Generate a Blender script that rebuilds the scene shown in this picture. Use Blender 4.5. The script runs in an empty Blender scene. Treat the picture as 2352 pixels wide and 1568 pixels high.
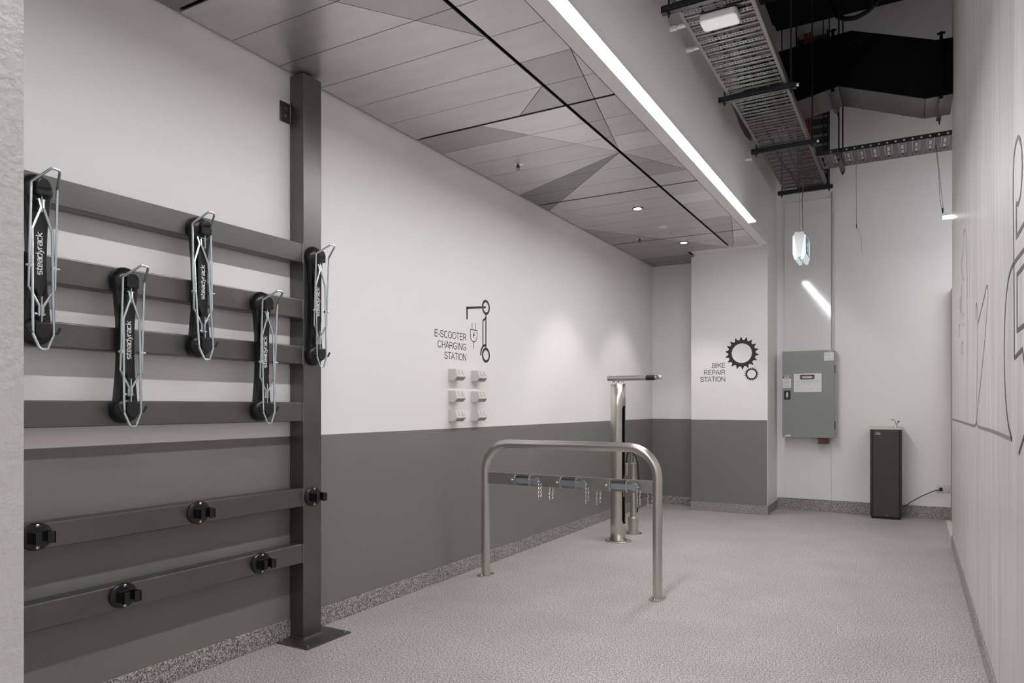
import bpy, bmesh, math, random
from mathutils import Vector, Matrix
random.seed(3)
PI = math.pi
C = bpy.context.scene.collection
sc = bpy.context.scene

# ---------------------------------------------------------------- camera, world, exposure
cam_d = bpy.data.cameras.new('camera')
cam = bpy.data.objects.new('camera', cam_d); C.objects.link(cam)
cam.location = (0, 0, 1.2)
cam.rotation_euler = (PI/2, 0, math.radians(29.54))
cam_d.sensor_width = 36; cam_d.lens = 1625/2352*36
cam_d.shift_y = 148/2352
cam_d.clip_start = 0.02
sc.camera = cam
w = bpy.data.worlds.new('world'); sc.world = w; w.use_nodes = True
w.node_tree.nodes['Background'].inputs[0].default_value = (0.95, 0.95, 1, 1)
w.node_tree.nodes['Background'].inputs[1].default_value = 0.3
sc.view_settings.view_transform = 'Standard'
sc.view_settings.look = 'None'
sc.view_settings.exposure = 0.15
sc.view_settings.gamma = 1
LED = 76.0          # strength of the linear lamps
def area(name, loc, rot, sx, sy, energy, col=(1, 1, 1)):
    l = bpy.data.lights.new(name, 'AREA'); l.shape = 'RECTANGLE'; l.size = sx; l.size_y = sy
    l.energy = energy; l.color = col
    o = bpy.data.objects.new(name, l); C.objects.link(o); o.location = loc; o.rotation_euler = rot
    return o
# soft fill added behind the camera, standing for no known fitting
area('fill_light', (-0.55, -2.3, 2.6), (math.radians(50), 0, 0), 1.5, 0.9, 14, (0.97, 0.985, 1))

# ---------------------------------------------------------------- materials
def S(r, g, b):
    f = lambda c: ((c/255+0.055)/1.055)**2.4 if c/255 > 0.04045 else c/255/12.92
    return (f(r), f(g), f(b), 1)
def mat(name, col, rough=0.5, metal=0.0, spec=0.5, emit=None, es=0.0):
    m = bpy.data.materials.new(name); m.use_nodes = True
    b = m.node_tree.nodes['Principled BSDF']
    b.inputs['Base Color'].default_value = col if len(col) == 4 else (*col, 1)
    b.inputs['Roughness'].default_value = rough; b.inputs['Metallic'].default_value = metal
    b.inputs['Specular IOR Level'].default_value = spec
    if emit: b.inputs['Emission Color'].default_value = emit; b.inputs['Emission Strength'].default_value = es
    return m
def nodes(m): return m.node_tree.nodes, m.node_tree.links, m.node_tree.nodes['Principled BSDF']
def coords(m, scale=(1, 1, 1)):
    n, l, b = nodes(m)
    t = n.new('ShaderNodeTexCoord'); mp = n.new('ShaderNodeMapping'); mp.inputs['Scale'].default_value = scale
    l.new(t.outputs['Object'], mp.inputs['Vector']); return mp.outputs['Vector']
def noise(m, scale, vec=(1, 1, 1), detail=3, rough=0.55):
    n, l, b = nodes(m)
    t = n.new('ShaderNodeTexNoise'); t.inputs['Scale'].default_value = scale; t.inputs['Detail'].default_value = detail
    t.inputs['Roughness'].default_value = rough
    l.new(coords(m, vec), t.inputs['Vector']); return t.outputs['Fac']
def ramp(m, fac, stops):
    n, l, b = nodes(m)
    r = n.new('ShaderNodeValToRGB'); e = r.color_ramp.elements
    while len(e) < len(stops): e.new(0.5)
    for k, (p, c) in enumerate(stops): e[k].position = p; e[k].color = c
    l.new(fac, r.inputs['Fac']); return r.outputs['Color']
def bump(m, fac, strength, dist=0.002):
    n, l, b = nodes(m)
    q = n.new('ShaderNodeBump'); q.inputs['Strength'].default_value = strength; q.inputs['Distance'].default_value = dist
    l.new(fac, q.inputs['Height']); l.new(q.outputs['Normal'], b.inputs['Normal'])
def setcol(m, out): nodes(m)[1].new(out, nodes(m)[2].inputs['Base Color'])
def mixc(m, a, b_, fac, mode='MULTIPLY'):
    n, l, b = nodes(m)
    x = n.new('ShaderNodeMix'); x.data_type = 'RGBA'; x.blend_type = mode; x.inputs['Factor'].default_value = fac
    l.new(a, x.inputs['A']); l.new(b_, x.inputs['B']); return x.outputs['Result']

def speckled(name, stops, blot, rough=0.5):
    m = mat(name, (0.4, 0.4, 0.4), rough, spec=0.35)
    fine = ramp(m, noise(m, 140, detail=2, rough=0.75), stops)
    big = ramp(m, noise(m, 2.2, detail=4), blot)
    setcol(m, mixc(m, fine, big, 1.0)); bump(m, noise(m, 260, detail=1), 0.25, 0.001)
    return m
M = {}
M['floor'] = speckled('speckled_vinyl', [(0.36, S(88, 85, 82)), (0.46, S(154, 150, 146)), (0.53, S(182, 177, 173)), (0.64, S(228, 224, 219))],
                      [(0.3, S(240, 239, 237)), (0.7, (1, 1, 1, 1))])
M['skirting'] = speckled('speckled_skirting', [(0.38, S(84, 81, 78)), (0.46, S(128, 124, 119)), (0.53, S(156, 151, 145)), (0.62, S(216, 210, 201))],
                         [(0.3, S(235, 235, 235)), (0.7, (1, 1, 1, 1))])
# painted wall: white above, dark grey dado below 1.043 m
def wallpaint(name, dado=True, top=S(233, 231, 232), low=S(122, 122, 120)):
    m = mat(name, top, 0.45, spec=0.35)
    n, l, b = nodes(m)
    t = n.new('ShaderNodeTexCoord'); s = n.new('ShaderNodeSeparateXYZ'); l.new(t.outputs['Object'], s.inputs[0])
    if dado:
        g = n.new('ShaderNodeMath'); g.operation = 'GREATER_THAN'; g.inputs[1].default_value = 1.043
        l.new(s.outputs['Z'], g.inputs[0])
        setcol(m, ramp(m, g.outputs[0], [(0.0, low), (1.0, top)]))
        r = n.new('ShaderNodeMapRange'); r.inputs['To Min'].default_value = 0.24; r.inputs['To Max'].default_value = 0.5
        l.new(g.outputs[0], r.inputs['Value']); l.new(r.outputs[0], b.inputs['Roughness'])
    bump(m, noise(m, 130, detail=2), 0.06, 0.001)
    return m
M['paint_dado'] = wallpaint('wall_paint_with_dado')
M['paint'] = wallpaint('wall_paint_white', False)
M['paint_rough'] = wallpaint('wall_paint_rolled', False, S(222, 221, 222))
bump(M['paint_rough'], noise(M['paint_rough'], 75, (1, 1, 1), 3), 0.5, 0.003)
M['paint_dark'] = wallpaint('wall_paint_upper_grey', False, S(226, 224, 224))
# pale timber-look laminate of the right wall
m = mat('pale_laminate', S(204, 202, 200), 0.38, spec=0.4)
g1 = ramp(m, noise(m, 6, (1, 2.2, 0.12), 6, 0.65), [(0.3, S(186, 183, 181)), (0.5, S(206, 203, 201)), (0.72, S(224, 222, 220))])
g2 = ramp(m, noise(m, 45, (1, 1, 0.05), 3), [(0.3, S(232, 232, 232)), (0.7, (1, 1, 1, 1))])
setcol(m, mixc(m, g1, g2, 1.0)); M['laminate'] = m
M['ink'] = mat('black_vinyl_print', S(38, 34, 34), 0.5)
M['ink_grey'] = mat('charcoal_print', S(78, 76, 76), 0.5)
M['ink_soft'] = mat('soft_grey_print', S(126, 123, 121), 0.5)
M['void'] = mat('dark_ceiling_void', S(34, 29, 28), 0.8)
M['slab'] = mat('black_sprayed_slab', S(34, 32, 31), 0.9, spec=0.1)
def metal(name, col, rough, met=1.0, vec=(1, 1, 1), amp=0.12, scale=8, bmp=0.0):
    m = mat(name, col, rough, met)
    n, l, b = nodes(m)
    f = noise(m, scale, vec, 4)
    lo = tuple(c*(1-amp) for c in col[:3])+(1,); hi = tuple(min(1, c*(1+amp)) for c in col[:3])+(1,)
    setcol(m, ramp(m, f, [(0.3, lo), (0.7, hi)]))
    r = n.new('ShaderNodeMapRange'); r.inputs['To Min'].default_value = rough*0.85; r.inputs['To Max'].default_value = rough*1.2
    l.new(f, r.inputs['Value']); l.new(r.outputs[0], b.inputs['Roughness'])
    if bmp: bump(m, noise(m, scale*6, vec, 2), bmp, 0.0005)
    return m
PT = [(206, 203, 202), (178, 174, 174), (226, 222, 220), (140, 138, 138)]  # sheen of differing grain directions, put into the panels' base colours
M['panel'] = [metal('brushed_sheen_panel_%s' % k, S(*c), 0.30, 0.75, (1, 4, 1), 0.05, 3) for k, c in zip(('mid', 'dull', 'bright', 'dark'), PT)]
M['rack'] = metal('waxed_dark_steel', S(106, 105, 103), 0.32, 0.8, (1, 0.6, 1), 0.08, 6)
M['stainless'] = mat('brushed_stainless', S(203, 198, 192), 0.29, 1.0)
M['stainless_bar'] = metal('brushed_stainless_bar', S(168, 163, 158), 0.4, 0.95, (0.08, 1, 1), 0.05, 30)
M['zinc'] = mat('zinc_plated_wire', S(208, 218, 222), 0.24, 0.9)
M['lockbar'] = mat('bluish_polished_plate', S(176, 186, 200), 0.3, 0.8)
M['chrome'] = mat('chrome', S(215, 212, 208), 0.08, 1.0)
M['weld'] = mat('weld_bead', S(128, 124, 120), 0.4, 0.9)
M['black'] = mat('black_plastic', S(22, 21, 21), 0.28)
M['black_matt'] = mat('black_rubber', S(20, 20, 20), 0.6)
M['white'] = mat('white_plastic', S(218, 217, 218), 0.4)
M['print'] = mat('white_print', S(235, 235, 235), 0.5)
M['socket'] = mat('pale_grey_plastic', S(212, 206, 202), 0.45)
M['socket_face'] = mat('grey_outlet_face', S(168, 162, 158), 0.5)
M['strut'] = mat('black_strut', S(38, 37, 38), 0.45, 0.2)
M['gal'] = metal('galvanised_dull', S(104, 103, 102), 0.42, 0.75, (1, 1, 1), 0.12, 14)
M['gal_dark'] = mat('galvanised_dark', S(84, 82, 81), 0.45, 0.6)
M['gal_light'] = metal('galvanised_bright', S(112, 110, 109), 0.45, 0.6, (1, 1, 1), 0.08, 5)
M['hole'] = mat('slot_shadow_black', S(12, 12, 12), 0.9, spec=0.0)
M['orange'] = mat('orange_cable', S(158, 54, 26), 0.5)
M['red'] = mat('red_cable', S(170, 40, 36), 0.5)
M['duct_black'] = mat('black_duct_insulation', S(13, 13, 14), 0.85, spec=0.08)
M['enclosure'] = mat('grey_powder_coat', S(136, 138, 136), 0.36)
M['enclosure_side'] = mat('light_grey_steel', S(176, 176, 174), 0.4)
M['label'] = mat('white_label', S(222, 222, 222), 0.45)
M['label_grey'] = mat('faint_grey_print', S(168, 168, 168), 0.5)
M['danger'] = mat('dark_danger_panel', S(66, 52, 54), 0.5)
M['danger_red'] = mat('dull_red_print', S(122, 92, 95), 0.5)
M['redbox'] = mat('dark_red_plate', S(88, 34, 34), 0.4)
M['fountain'] = mat('charcoal_powder_coat', S(66, 62, 61), 0.42, 0.2)
M['fountain_edge'] = mat('charcoal_powder_coat_dark', S(50, 47, 46), 0.4, 0.2)
M['panel_gloss'] = mat('glossy_white_sheet', S(228, 227, 228), 0.07, spec=0.5)
M['pvc'] = mat('white_pvc', S(206, 203, 202), 0.35)
M['jamb'] = mat('beige_jamb', S(168, 154, 146), 0.5)
M['light_floor'] = mat('pale_tile_floor', S(228, 214, 204), 0.45)
M['led'] = mat('led_diffuser', (1, 1, 1), 0.5, emit=(1, 0.985, 0.985, 1), es=LED)
M['led2'] = mat('led_pendant_diffuser', (1, 1, 1), 0.5, emit=(1, 0.985, 0.98, 1), es=55)
M['lamp'] = mat('downlight_lens', (1, 1, 1), 0.5, emit=(1, 0.98, 0.95, 1), es=8)
M['exit_glow'] = mat('exit_sign_glow', S(190, 208, 214), 0.4, emit=(0.80, 0.95, 1, 1), es=0.38)
M['exit_face'] = mat('exit_sign_face', S(78, 98, 112), 0.4, emit=S(96, 124, 142), es=0.2)
M['tiny_led'] = mat('status_led', (1, 1, 1), 0.4, emit=(1, 1, 1, 1), es=2)

# ---------------------------------------------------------------- mesh builder
class MB:
    def __init__(s): s.v = []; s.f = []; s.mi = []; s.sm = []; s.cur = 0; s.smooth = False
    def add(s, vs, fs, smooth=False):
        o = len(s.v); s.v += [tuple(v) for v in vs]
        for f in fs: s.f.append(tuple(o+i for i in f)); s.mi.append(s.cur); s.sm.append(smooth)
        return s
    def box(s, x0, x1, y0, y1, z0, z1):
        v = [(x, y, z) for x in (x0, x1) for y in (y0, y1) for z in (z0, z1)]
        return s.add(v, [(0, 1, 3, 2), (4, 6, 7, 5), (0, 4, 5, 1), (2, 3, 7, 6), (0, 2, 6, 4), (1, 5, 7, 3)])
    def prism(s, pts, axis, a, b, smooth=False):
        # pts: 2-D outline, extruded along axis from a to b. axis 'x': pts=(y,z); 'y': (x,z); 'z': (x,y)
        n = len(pts)
        def P(p, t): return {'x': (t, p[0], p[1]), 'y': (p[0], t, p[1]), 'z': (p[0], p[1], t)}[axis]
        vs = [P(p, a) for p in pts]+[P(p, b) for p in pts]
        s.add(vs, [tuple(range(n)), tuple(range(2*n-1, n-1, -1))])
        o = len(s.v)-2*n
        for i in range(n):
            j = (i+1) % n
            s.f.append((o+i, o+n+i, o+n+j, o+j)); s.mi.append(s.cur); s.sm.append(smooth)
        return s
    def cyl(s, p, q, r, n=16, r2=None, cap=True):
        p = Vector(p); q = Vector(q); r2 = r if r2 is None else r2
        d = (q-p).normalized(); a = d.orthogonal().normalized(); b = d.cross(a)
        vs = [tuple(p+(a*math.cos(2*PI*i/n)+b*math.sin(2*PI*i/n))*r) for i in range(n)] + \
             [tuple(q+(a*math.cos(2*PI*i/n)+b*math.sin(2*PI*i/n))*r2) for i in range(n)]
        s.add(vs, [(i, (i+1) % n, n+(i+1) % n, n+i) for i in range(n)], True)
        if cap:
            o = len(s.v)-2*n
            s.f += [tuple(o+i for i in range(n-1, -1, -1)), tuple(o+n+i for i in range(n))]; s.mi += [s.cur]*2; s.sm += [False]*2
        return s
    def tube(s, pts, r, n=10, closed=False):
        P = [Vector(p) for p in pts]; m = len(P)
        if closed: T = [(P[(i+1) % m]-P[i-1]).normalized() for i in range(m)]
        else: T = [(P[min(i+1, m-1)]-P[max(i-1, 0)]).normalized() for i in range(m)]
        a = T[0].orthogonal().normalized(); rings = []
        for i in range(m):
            a = (a-T[i]*a.dot(T[i])).normalized(); b = T[i].cross(a)
            rings.append([tuple(P[i]+(a*math.cos(2*PI*k/n)+b*math.sin(2*PI*k/n))*r) for k in range(n)])
        vs = [v for q in rings for v in q]; fs = []
        for i in range(m if closed else m-1):
            j = (i+1) % m
            fs += [(i*n+k, i*n+(k+1) % n, j*n+(k+1) % n, j*n+k) for k in range(n)]
        s.add(vs, fs, True)
        if not closed:
            o = len(s.v)-len(vs)
            s.f += [tuple(o+k for k in range(n-1, -1, -1)), tuple(o+(m-1)*n+k for k in range(n))]; s.mi += [s.cur]*2; s.sm += [False]*2
        return s
    def lathe(s, prof, origin=(0, 0, 0), axis='z', n=24, scale=(1, 1)):
        # prof: (radius, height); axis 'z' or 'x'
        vs = []
        for r, h in prof:
            for k in range(n):
                c, d = r*math.cos(2*PI*k/n)*scale[0], r*math.sin(2*PI*k/n)*scale[1]
                v = (c, d, h) if axis == 'z' else (h, c, d)
                vs.append(tuple(v[i]+origin[i] for i in range(3)))
        fs = []
        for i in range(len(prof)-1):
            fs += [(i*n+k, i*n+(k+1) % n, (i+1)*n+(k+1) % n, (i+1)*n+k) for k in range(n)]
        s.add(vs, fs, True)
        o = len(s.v)-len(vs)
        s.f += [tuple(o+k for k in range(n-1, -1, -1)), tuple(o+(len(prof)-1)*n+k for k in range(n))]; s.mi += [s.cur]*2; s.sm += [False]*2
        return s
    def mesh(s, name, mats):
        me = bpy.data.meshes.new(name); me.from_pydata(s.v, [], s.f)
        for m_ in (mats if isinstance(mats, (list, tuple)) else [mats]): me.materials.append(m_)
        for p, i, sm in zip(me.polygons, s.mi, s.sm): p.material_index = i; p.use_smooth = sm
        bm = bmesh.new(); bm.from_mesh(me); bmesh.ops.recalc_face_normals(bm, faces=bm.faces); bm.to_mesh(me); bm.free()
        if any(s.sm): me.set_sharp_from_angle(angle=math.radians(42))
        me.update(); return me
    def obj(s, name, mats, parent=None, bevel=0, label=None, kind=None, seg=2):
        o = bpy.data.objects.new(name, s.mesh(name, mats)); C.objects.link(o)
        if parent: o.parent = parent
        if bevel:
            b = o.modifiers.new('bevel', 'BEVEL'); b.width = bevel; b.segments = seg; b.limit_method = 'ANGLE'; b.angle_limit = math.radians(40)
        if label: o['label'] = label
        if kind: o['kind'] = kind
        return o
def thing(name, label, cat, loc=(0, 0, 0), rz=0, group=None):
    o = bpy.data.objects.new(name, None); C.objects.link(o); o.location = loc; o.rotation_euler = (0, 0, rz)
    o.empty_display_size = 0.1
    return tag(o, label, cat, group)
def tag(o, label, cat, group=None):
    o['label'] = label; o['category'] = cat
    if group: o['group'] = group
    return o
def struct(o): o['kind'] = 'structure'; return o
def dup(root, loc, label, rz=0, group=None):
    r = root.copy(); C.objects.link(r); r.location = loc; r.rotation_euler = (0, 0, rz); r['label'] = label
    if group: r['group'] = group
    for ch in list(root.children):
        c = ch.copy(); C.objects.link(c); c.parent = r
        for g in ch.children:
            d = g.copy(); C.objects.link(d); d.parent = c
    return r
def fillet(pts, r, n=6):
    P = [Vector(p) for p in pts]; out = [P[0]]
    for i in range(1, len(P)-1):
        a = (P[i-1]-P[i]); b = (P[i+1]-P[i]); la, lb = a.length, b.length; a.normalize(); b.normalize()
        ang = a.angle(b); t = min(r/math.tan(ang/2), la*0.49, lb*0.49)
        p, q = P[i]+a*t, P[i]+b*t
        for k in range(n+1):
            u = k/n; out.append(p*(1-u)**2+P[i]*2*u*(1-u)+q*u*u)
    out.append(P[-1]); return out
def text_mesh(name, body, size, mats, parent, M4, align='RIGHT', width=None, bold=0.0, sx=1.0, ext=0.0006):
    cu = bpy.data.curves.new('txt', 'FONT'); cu.body = body; cu.size = size; cu.align_x = align; cu.offset = bold
    cu.extrude = ext; cu.resolution_u = 3
    t = bpy.data.objects.new('txt', cu); C.objects.link(t)
    dg = bpy.context.evaluated_depsgraph_get(); me = bpy.data.meshes.new_from_object(t.evaluated_get(dg))
    bpy.data.objects.remove(t)
    k = sx
    if width:
        xs = [v.co.x for v in me.vertices]; k = width/(max(xs)-min(xs))
    me.transform(M4 @ Matrix.Diagonal((k, 1, 1, 1))); me.name = name; me.materials.clear(); me.materials.append(mats)
    o = bpy.data.objects.new(name, me); C.objects.link(o); o.parent = parent
    return o
def frame(o, ex, ey):
    ex = Vector(ex); ey = Vector(ey); ez = ex.cross(ey)
    return Matrix(((ex.x, ey.x, ez.x, o[0]), (ex.y, ey.y, ez.y, o[1]), (ex.z, ey.z, ez.z, o[2]), (0, 0, 0, 1)))

# ================================================================ SETTING
XL, XR, XB, YB, H = -2.809, 0.29, -1.393, 8.77, 2.92
TOP = 5.6
struct(MB().box(-3.1, 0.30, -3.0, 9.0, -0.1, 0).obj('floor', M['floor']))
struct(MB().box(0.30, 3.2, 7.0, 9.0, -0.1, 0.0).obj('floor', M['light_floor']))
struct(MB().box(XL-0.15, XL, -3, 8.6, 0, TOP).obj('wall_left', M['paint_dado']))
struct(MB().box(XL, -2.1, 8.49, 8.65, 0, 3.2).obj('wall_recess', M['paint_dado']))
struct(MB().box(-2.233, XB, 8.15, 9.0, 0, 2.9895).obj('wall_pier', [M['paint_dado']]))
# the pier's right side is white to the floor
struct(MB().box(XB-0.001, XB+0.004, 8.1502, YB, 0, 2.9895).obj('wall_pier', M['paint']))
struct(MB().box(XB-0.3, 3.2, YB, YB+0.2, 0, TOP).obj('wall_back', M['paint']))
struct(MB().box(XR, XR+0.16, -3, 7.08, 0, TOP).obj('wall_right', M['laminate']))
struct(MB().box(-3.0, 0.5, -3.2, -3.0, 0, TOP).obj('wall_front', M['paint']))
struct(MB().box(3.2, 3.3, 6.9, 9.0, 0, TOP).obj('wall_side_room', M['paint']))
struct(MB().box(XR+0.16, 3.2, 6.9, 7.08, 0, TOP).obj('wall_side_room', M['paint']))
struct(MB().box(-2.9, XB, -3, 0.675, 0, 2.989).obj('wall_entry', M['paint_rough']))
struct(MB().box(-3.0, 3.3, -3.2, 9.0, TOP, TOP+0.2).obj('ceiling', M['slab']))
# bulkhead above the panelled ceiling: its right face is the tall light wall
b = MB().box(XL, XB, -3, 9.0, 2.99, TOP)
struct(b.obj('wall_bulkhead', M['paint_dark']))
struct(MB().box(-1.43, -1.345, 0.676, 7.86, H, 2.9895).box(-2.2, -1.421, 7.862, 8.15, 2.945, 2.99).obj('trim_1', M['paint']))
# skirtings
def skirt(name, *boxes):
    q = MB()
    for x in boxes: q.box(*x)
    return struct(q.obj(name, M['skirting'], bevel=0.003))
skirt('baseboard_left', (XL, XL+0.007, 0.675, 8.49, 0, 0.1))
skirt('baseboard_recess', (XL+0.007, -2.233, 8.483, 8.49, 0, 0.1))
skirt('baseboard_pier', (-2.24, XB+0.007, 8.143, 8.15, 0, 0.1), (XB, XB+0.007, 8.15, YB, 0, 0.1), (-2.24, -2.233, 8.15, 8.483, 0, 0.1))
skirt('baseboard_back', (XB+0.007, 0.36, YB-0.007, YB, 0, 0.13))
skirt('baseboard_right', (XR-0.007, XR, -3, 7.08, 0, 0.1), (XR, XR+0.16, 7.08, 7.087, 0, 0.1))
struct(MB().box(0.347, 0.40, 8.60, YB, 0, 2.42).obj('trim_2', M['jamb'], bevel=0.003))

# panelled ceiling: tiles in rows of 0.286 m, cut by oblique joints
ceil = struct(MB().box(XL, -1.43, 0.675, 7.86, H+0.03, H+0.05).box(XL, -2.2, 7.86, 8.49, H+0.03, H+0.05).obj('ceiling', M['void']))
A = (-1.727, 4.532)
CUTS = [((-2.34, 1.967), (-1.735, 2.81)), ((-1.735, 3.39), (-2.03, 3.674)), ((-2.32, 3.674), A), (A, (-2.816, 5.069)), (A, (-2.82, 5.621)),
        ((-1.434, 3.10), A), (A, (-1.43, 5.104)), ((-1.438, 6.588), (-1.69, 7.86)), ((-2.73, 6.40), (-1.72, 7.86)), ((-2.79, 1.1), (-2.34, 1.967))]
def split(poly, p, q):
    n = Vector((q[1]-p[1], p[0]-q[0])).normalized(); d = [n.dot(Vector(v)-Vector(p)) for v in poly]
    if max(d) < 0.012 or min(d) > -0.012: return [poly]
    L_, R_ = [], []
    for i, v in enumerate(poly):
        w_ = poly[(i+1) % len(poly)]; a, b_ = d[i], d[(i+1) % len(poly)]
        (L_ if a >= 0 else R_).append(v)
        if a == 0: R_.append(v)
        if a*b_ < 0:
            t = a/(a-b_); x = (v[0]+(w_[0]-v[0])*t, v[1]+(w_[1]-v[1])*t); L_.append(x); R_.append(x)
    return [L_, R_]
def touches(poly, p, q):
    # the cut is a segment: it must cross the polygon's interior, not only its line
    m0 = 0
    for k in range(1, 24):
        t = k/24; x, y = p[0]+(q[0]-p[0])*t, p[1]+(q[1]-p[1])*t
        ins = True; sg = None
        for i in range(len(poly)):
            a, b_ = poly[i], poly[(i+1) % len(poly)]
            cr = (b_[0]-a[0])*(y-a[1])-(b_[1]-a[1])*(x-a[0])
            if abs(cr) < 1e-5: ins = False; break
            if sg is None: sg = cr > 0
            elif (cr > 0) != sg: ins = False; break
        if ins: return True
    return False
def inset(poly, g):
    P = [Vector(v) for v in poly]; n = len(P); ar = sum(P[i].x*P[(i+1) % n].y-P[(i+1) % n].x*P[i].y for i in range(n))
    if ar < 0: P.reverse()
    out = []
    for i in range(n):
        a, b_, c = P[i-1], P[i], P[(i+1) % n]
        e, f = (b_-a), (c-b_)
        if e.length < 1e-4 or f.length < 1e-4: continue
        e.normalize(); f.normalize(); n1, n2 = Vector((-e.y, e.x)), Vector((-f.y, f.x))
        k = 1+n1.dot(n2)
        out.append(b_+(n1+n2)*(g/max(k, 0.12)))
    return [tuple(v) for v in out]
def above(p, q, c): return (q[0]-p[0])*(c[1]-p[1])-(q[1]-p[1])*(c[0]-p[0])
def sheen_tone(c):
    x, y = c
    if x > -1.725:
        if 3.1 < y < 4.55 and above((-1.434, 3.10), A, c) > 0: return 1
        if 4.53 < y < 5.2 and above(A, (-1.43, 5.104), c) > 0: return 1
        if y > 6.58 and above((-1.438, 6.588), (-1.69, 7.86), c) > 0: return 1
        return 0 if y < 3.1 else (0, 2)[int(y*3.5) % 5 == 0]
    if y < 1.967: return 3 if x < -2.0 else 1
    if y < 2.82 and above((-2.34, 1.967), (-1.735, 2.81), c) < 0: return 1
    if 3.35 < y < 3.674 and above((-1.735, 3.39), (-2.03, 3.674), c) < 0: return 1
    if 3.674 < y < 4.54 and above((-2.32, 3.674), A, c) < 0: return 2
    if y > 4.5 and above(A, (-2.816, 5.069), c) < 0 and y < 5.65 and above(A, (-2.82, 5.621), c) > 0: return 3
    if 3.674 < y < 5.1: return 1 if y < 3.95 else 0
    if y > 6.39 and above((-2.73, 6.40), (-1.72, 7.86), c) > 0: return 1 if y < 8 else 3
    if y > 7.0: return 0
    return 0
rows = [(-0.894+0.2858*k) for k in range(0, 34)]
majors = {10: 1, 16: 1, 22: 1, 28: 1, 4: 1}
for k in range(len(rows)-1):
    y0, y1 = max(rows[k], 0.68), rows[k+1]
    if y1 < 0.7: continue
    g0 = 0.009 if k in majors else 0.0; g1 = 0.009 if k+1 in majors else 0.0
    for x0, x1 in ((XL+0.016, -1.734), (-1.716, -1.432)):
        yy0, yy1 = y0+g0, y1-g1
        end = 7.852
        if yy0 >= end and x1 > -2.0:
            if x0 > -2: continue
            x1 = -2.2
        yy1 = min(yy1, 8.482)
        if yy1-yy0 < 0.03: continue
        polys = []
        if yy0 < end < yy1 and x1 > -2.25:
            polys = [[(x0, yy0), (x1, yy0), (x1, end), (x0, end)]]
            if x0 < -2.3: polys.append([(x0, end), (-2.2, end), (-2.2, yy1), (x0, yy1)])
        else: polys = [[(x0, yy0), (x1, yy0), (x1, yy1), (x0, yy1)]]
        for p, q in CUTS:
            nxt = []
            for po in polys: nxt += split(po, p, q) if touches(po, p, q) else [po]
            polys = nxt
        for po in polys:
            po = inset(po, 0.002)
            if len(po) < 3: continue
            c = (sum(v[0] for v in po)/len(po), sum(v[1] for v in po)/len(po))
            MB().prism(po, 'z', H, H+0.006).obj('ceiling_panel', M['panel'][sheen_tone(c)], ceil)

# ================================================================ LIGHTS IN VIEW
t = thing('linear_light', 'long bright linear strip light along the bottom edge of the white bulkhead', 'light', (-1.3445, 0, 2.9265))
MB().box(0, 0.0595, -1.8, 6.9, 0, 0.0065).obj('diffuser', M['led'], t)
MB().box(0, 0.053, -1.8, 6.9, 0.0067, 0.0145).obj('housing', M['white'], t)  # hidden cover, sized to hold back the strip's light on the bulkhead
for y in (0.8, 2.4, 4.0, 5.6, 6.8): MB().box(0, 0.030, y, y+0.02, 0.0147, 0.028).obj('bracket', M['white'], t)
MB().box(0, 0.062, 6.9002, 6.910, -0.001, 0.018).obj('end_cap', M['white'], t)
def downlight(name, x, y, label):
    t = thing(name, label, 'downlight', (x, y, H), 0, 'recessed downlights in the panelled ceiling')
    MB().lathe([(0.047, 0), (0.047, -0.004), (0.036, -0.005), (0.036, 0)], n=28).obj('bezel', M['black'], t)
    MB().lathe([(0.035, -0.0052), (0.035, -0.0064)], n=24).obj('lens', M['lamp'], t)
    l = bpy.data.lights.new('downlight_beam', 'SPOT'); l.energy = 38; l.spot_size = math.radians(86); l.spot_blend = 0.45; l.shadow_soft_size = 0.035; l.color = (1, 0.97, 0.94)
    o = bpy.data.objects.new('downlight_beam', l); C.objects.link(o); o.location = (x, y, H-0.02)
downlight('downlight', -2.085, 5.896, 'recessed round downlight, the nearer of the two in the panelled ceiling')
downlight('downlight', -2.095, 7.358, 'recessed round downlight, the farther of the two, close to the pier')
def sprinkler(name, x, y, label):
    t = thing(name, label, 'sprinkler', (x, y, H), 0, 'fire sprinklers in the panelled ceiling')
    MB().lathe([(0.036, 0), (0.036, -0.003), (0.016, -0.009), (0.016, 0)], n=24).obj('escutcheon', M['chrome'], t)
    b = MB().lathe([(0.011, 0.0), (0.011, -0.02), (0.006, -0.024)], n=12)
    b.tube([(-0.011, 0, -0.018), (-0.013, 0, -0.034), (0, 0, -0.05), (0.013, 0, -0.034), (0.011, 0, -0.018)], 0.002, 6)
    b.obj('frame', M['gal_dark'], t)
    MB().lathe([(0.002, -0.024), (0.002, -0.048)], n=8).obj('bulb', M['red'], t)
    MB().lathe([(0.016, -0.05), (0.017, -0.052)], n=16).obj('deflector', M['chrome'], t)
sprinkler('fire_sprinkler', -2.45, 4.411, 'chrome sprinkler head in the ceiling, the nearer of the two')
sprinkler('fire_sprinkler', -2.447, 6.979, 'chrome sprinkler head in the ceiling, the farther of the two')
t = thing('smoke_detector', 'flush white disc detector in the ceiling between the two downlights', 'detector', (-2.093, 6.63, H))
MB().lathe([(0.042, 0), (0.040, -0.006), (0.03, -0.009)], n=24).obj('cover', M['white'], t)
MB().lathe([(0.005, 0), (0.005, -0.003)], (0.0, 0.27, 0), n=10).obj('indicator', M['gal_dark'], t)

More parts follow.
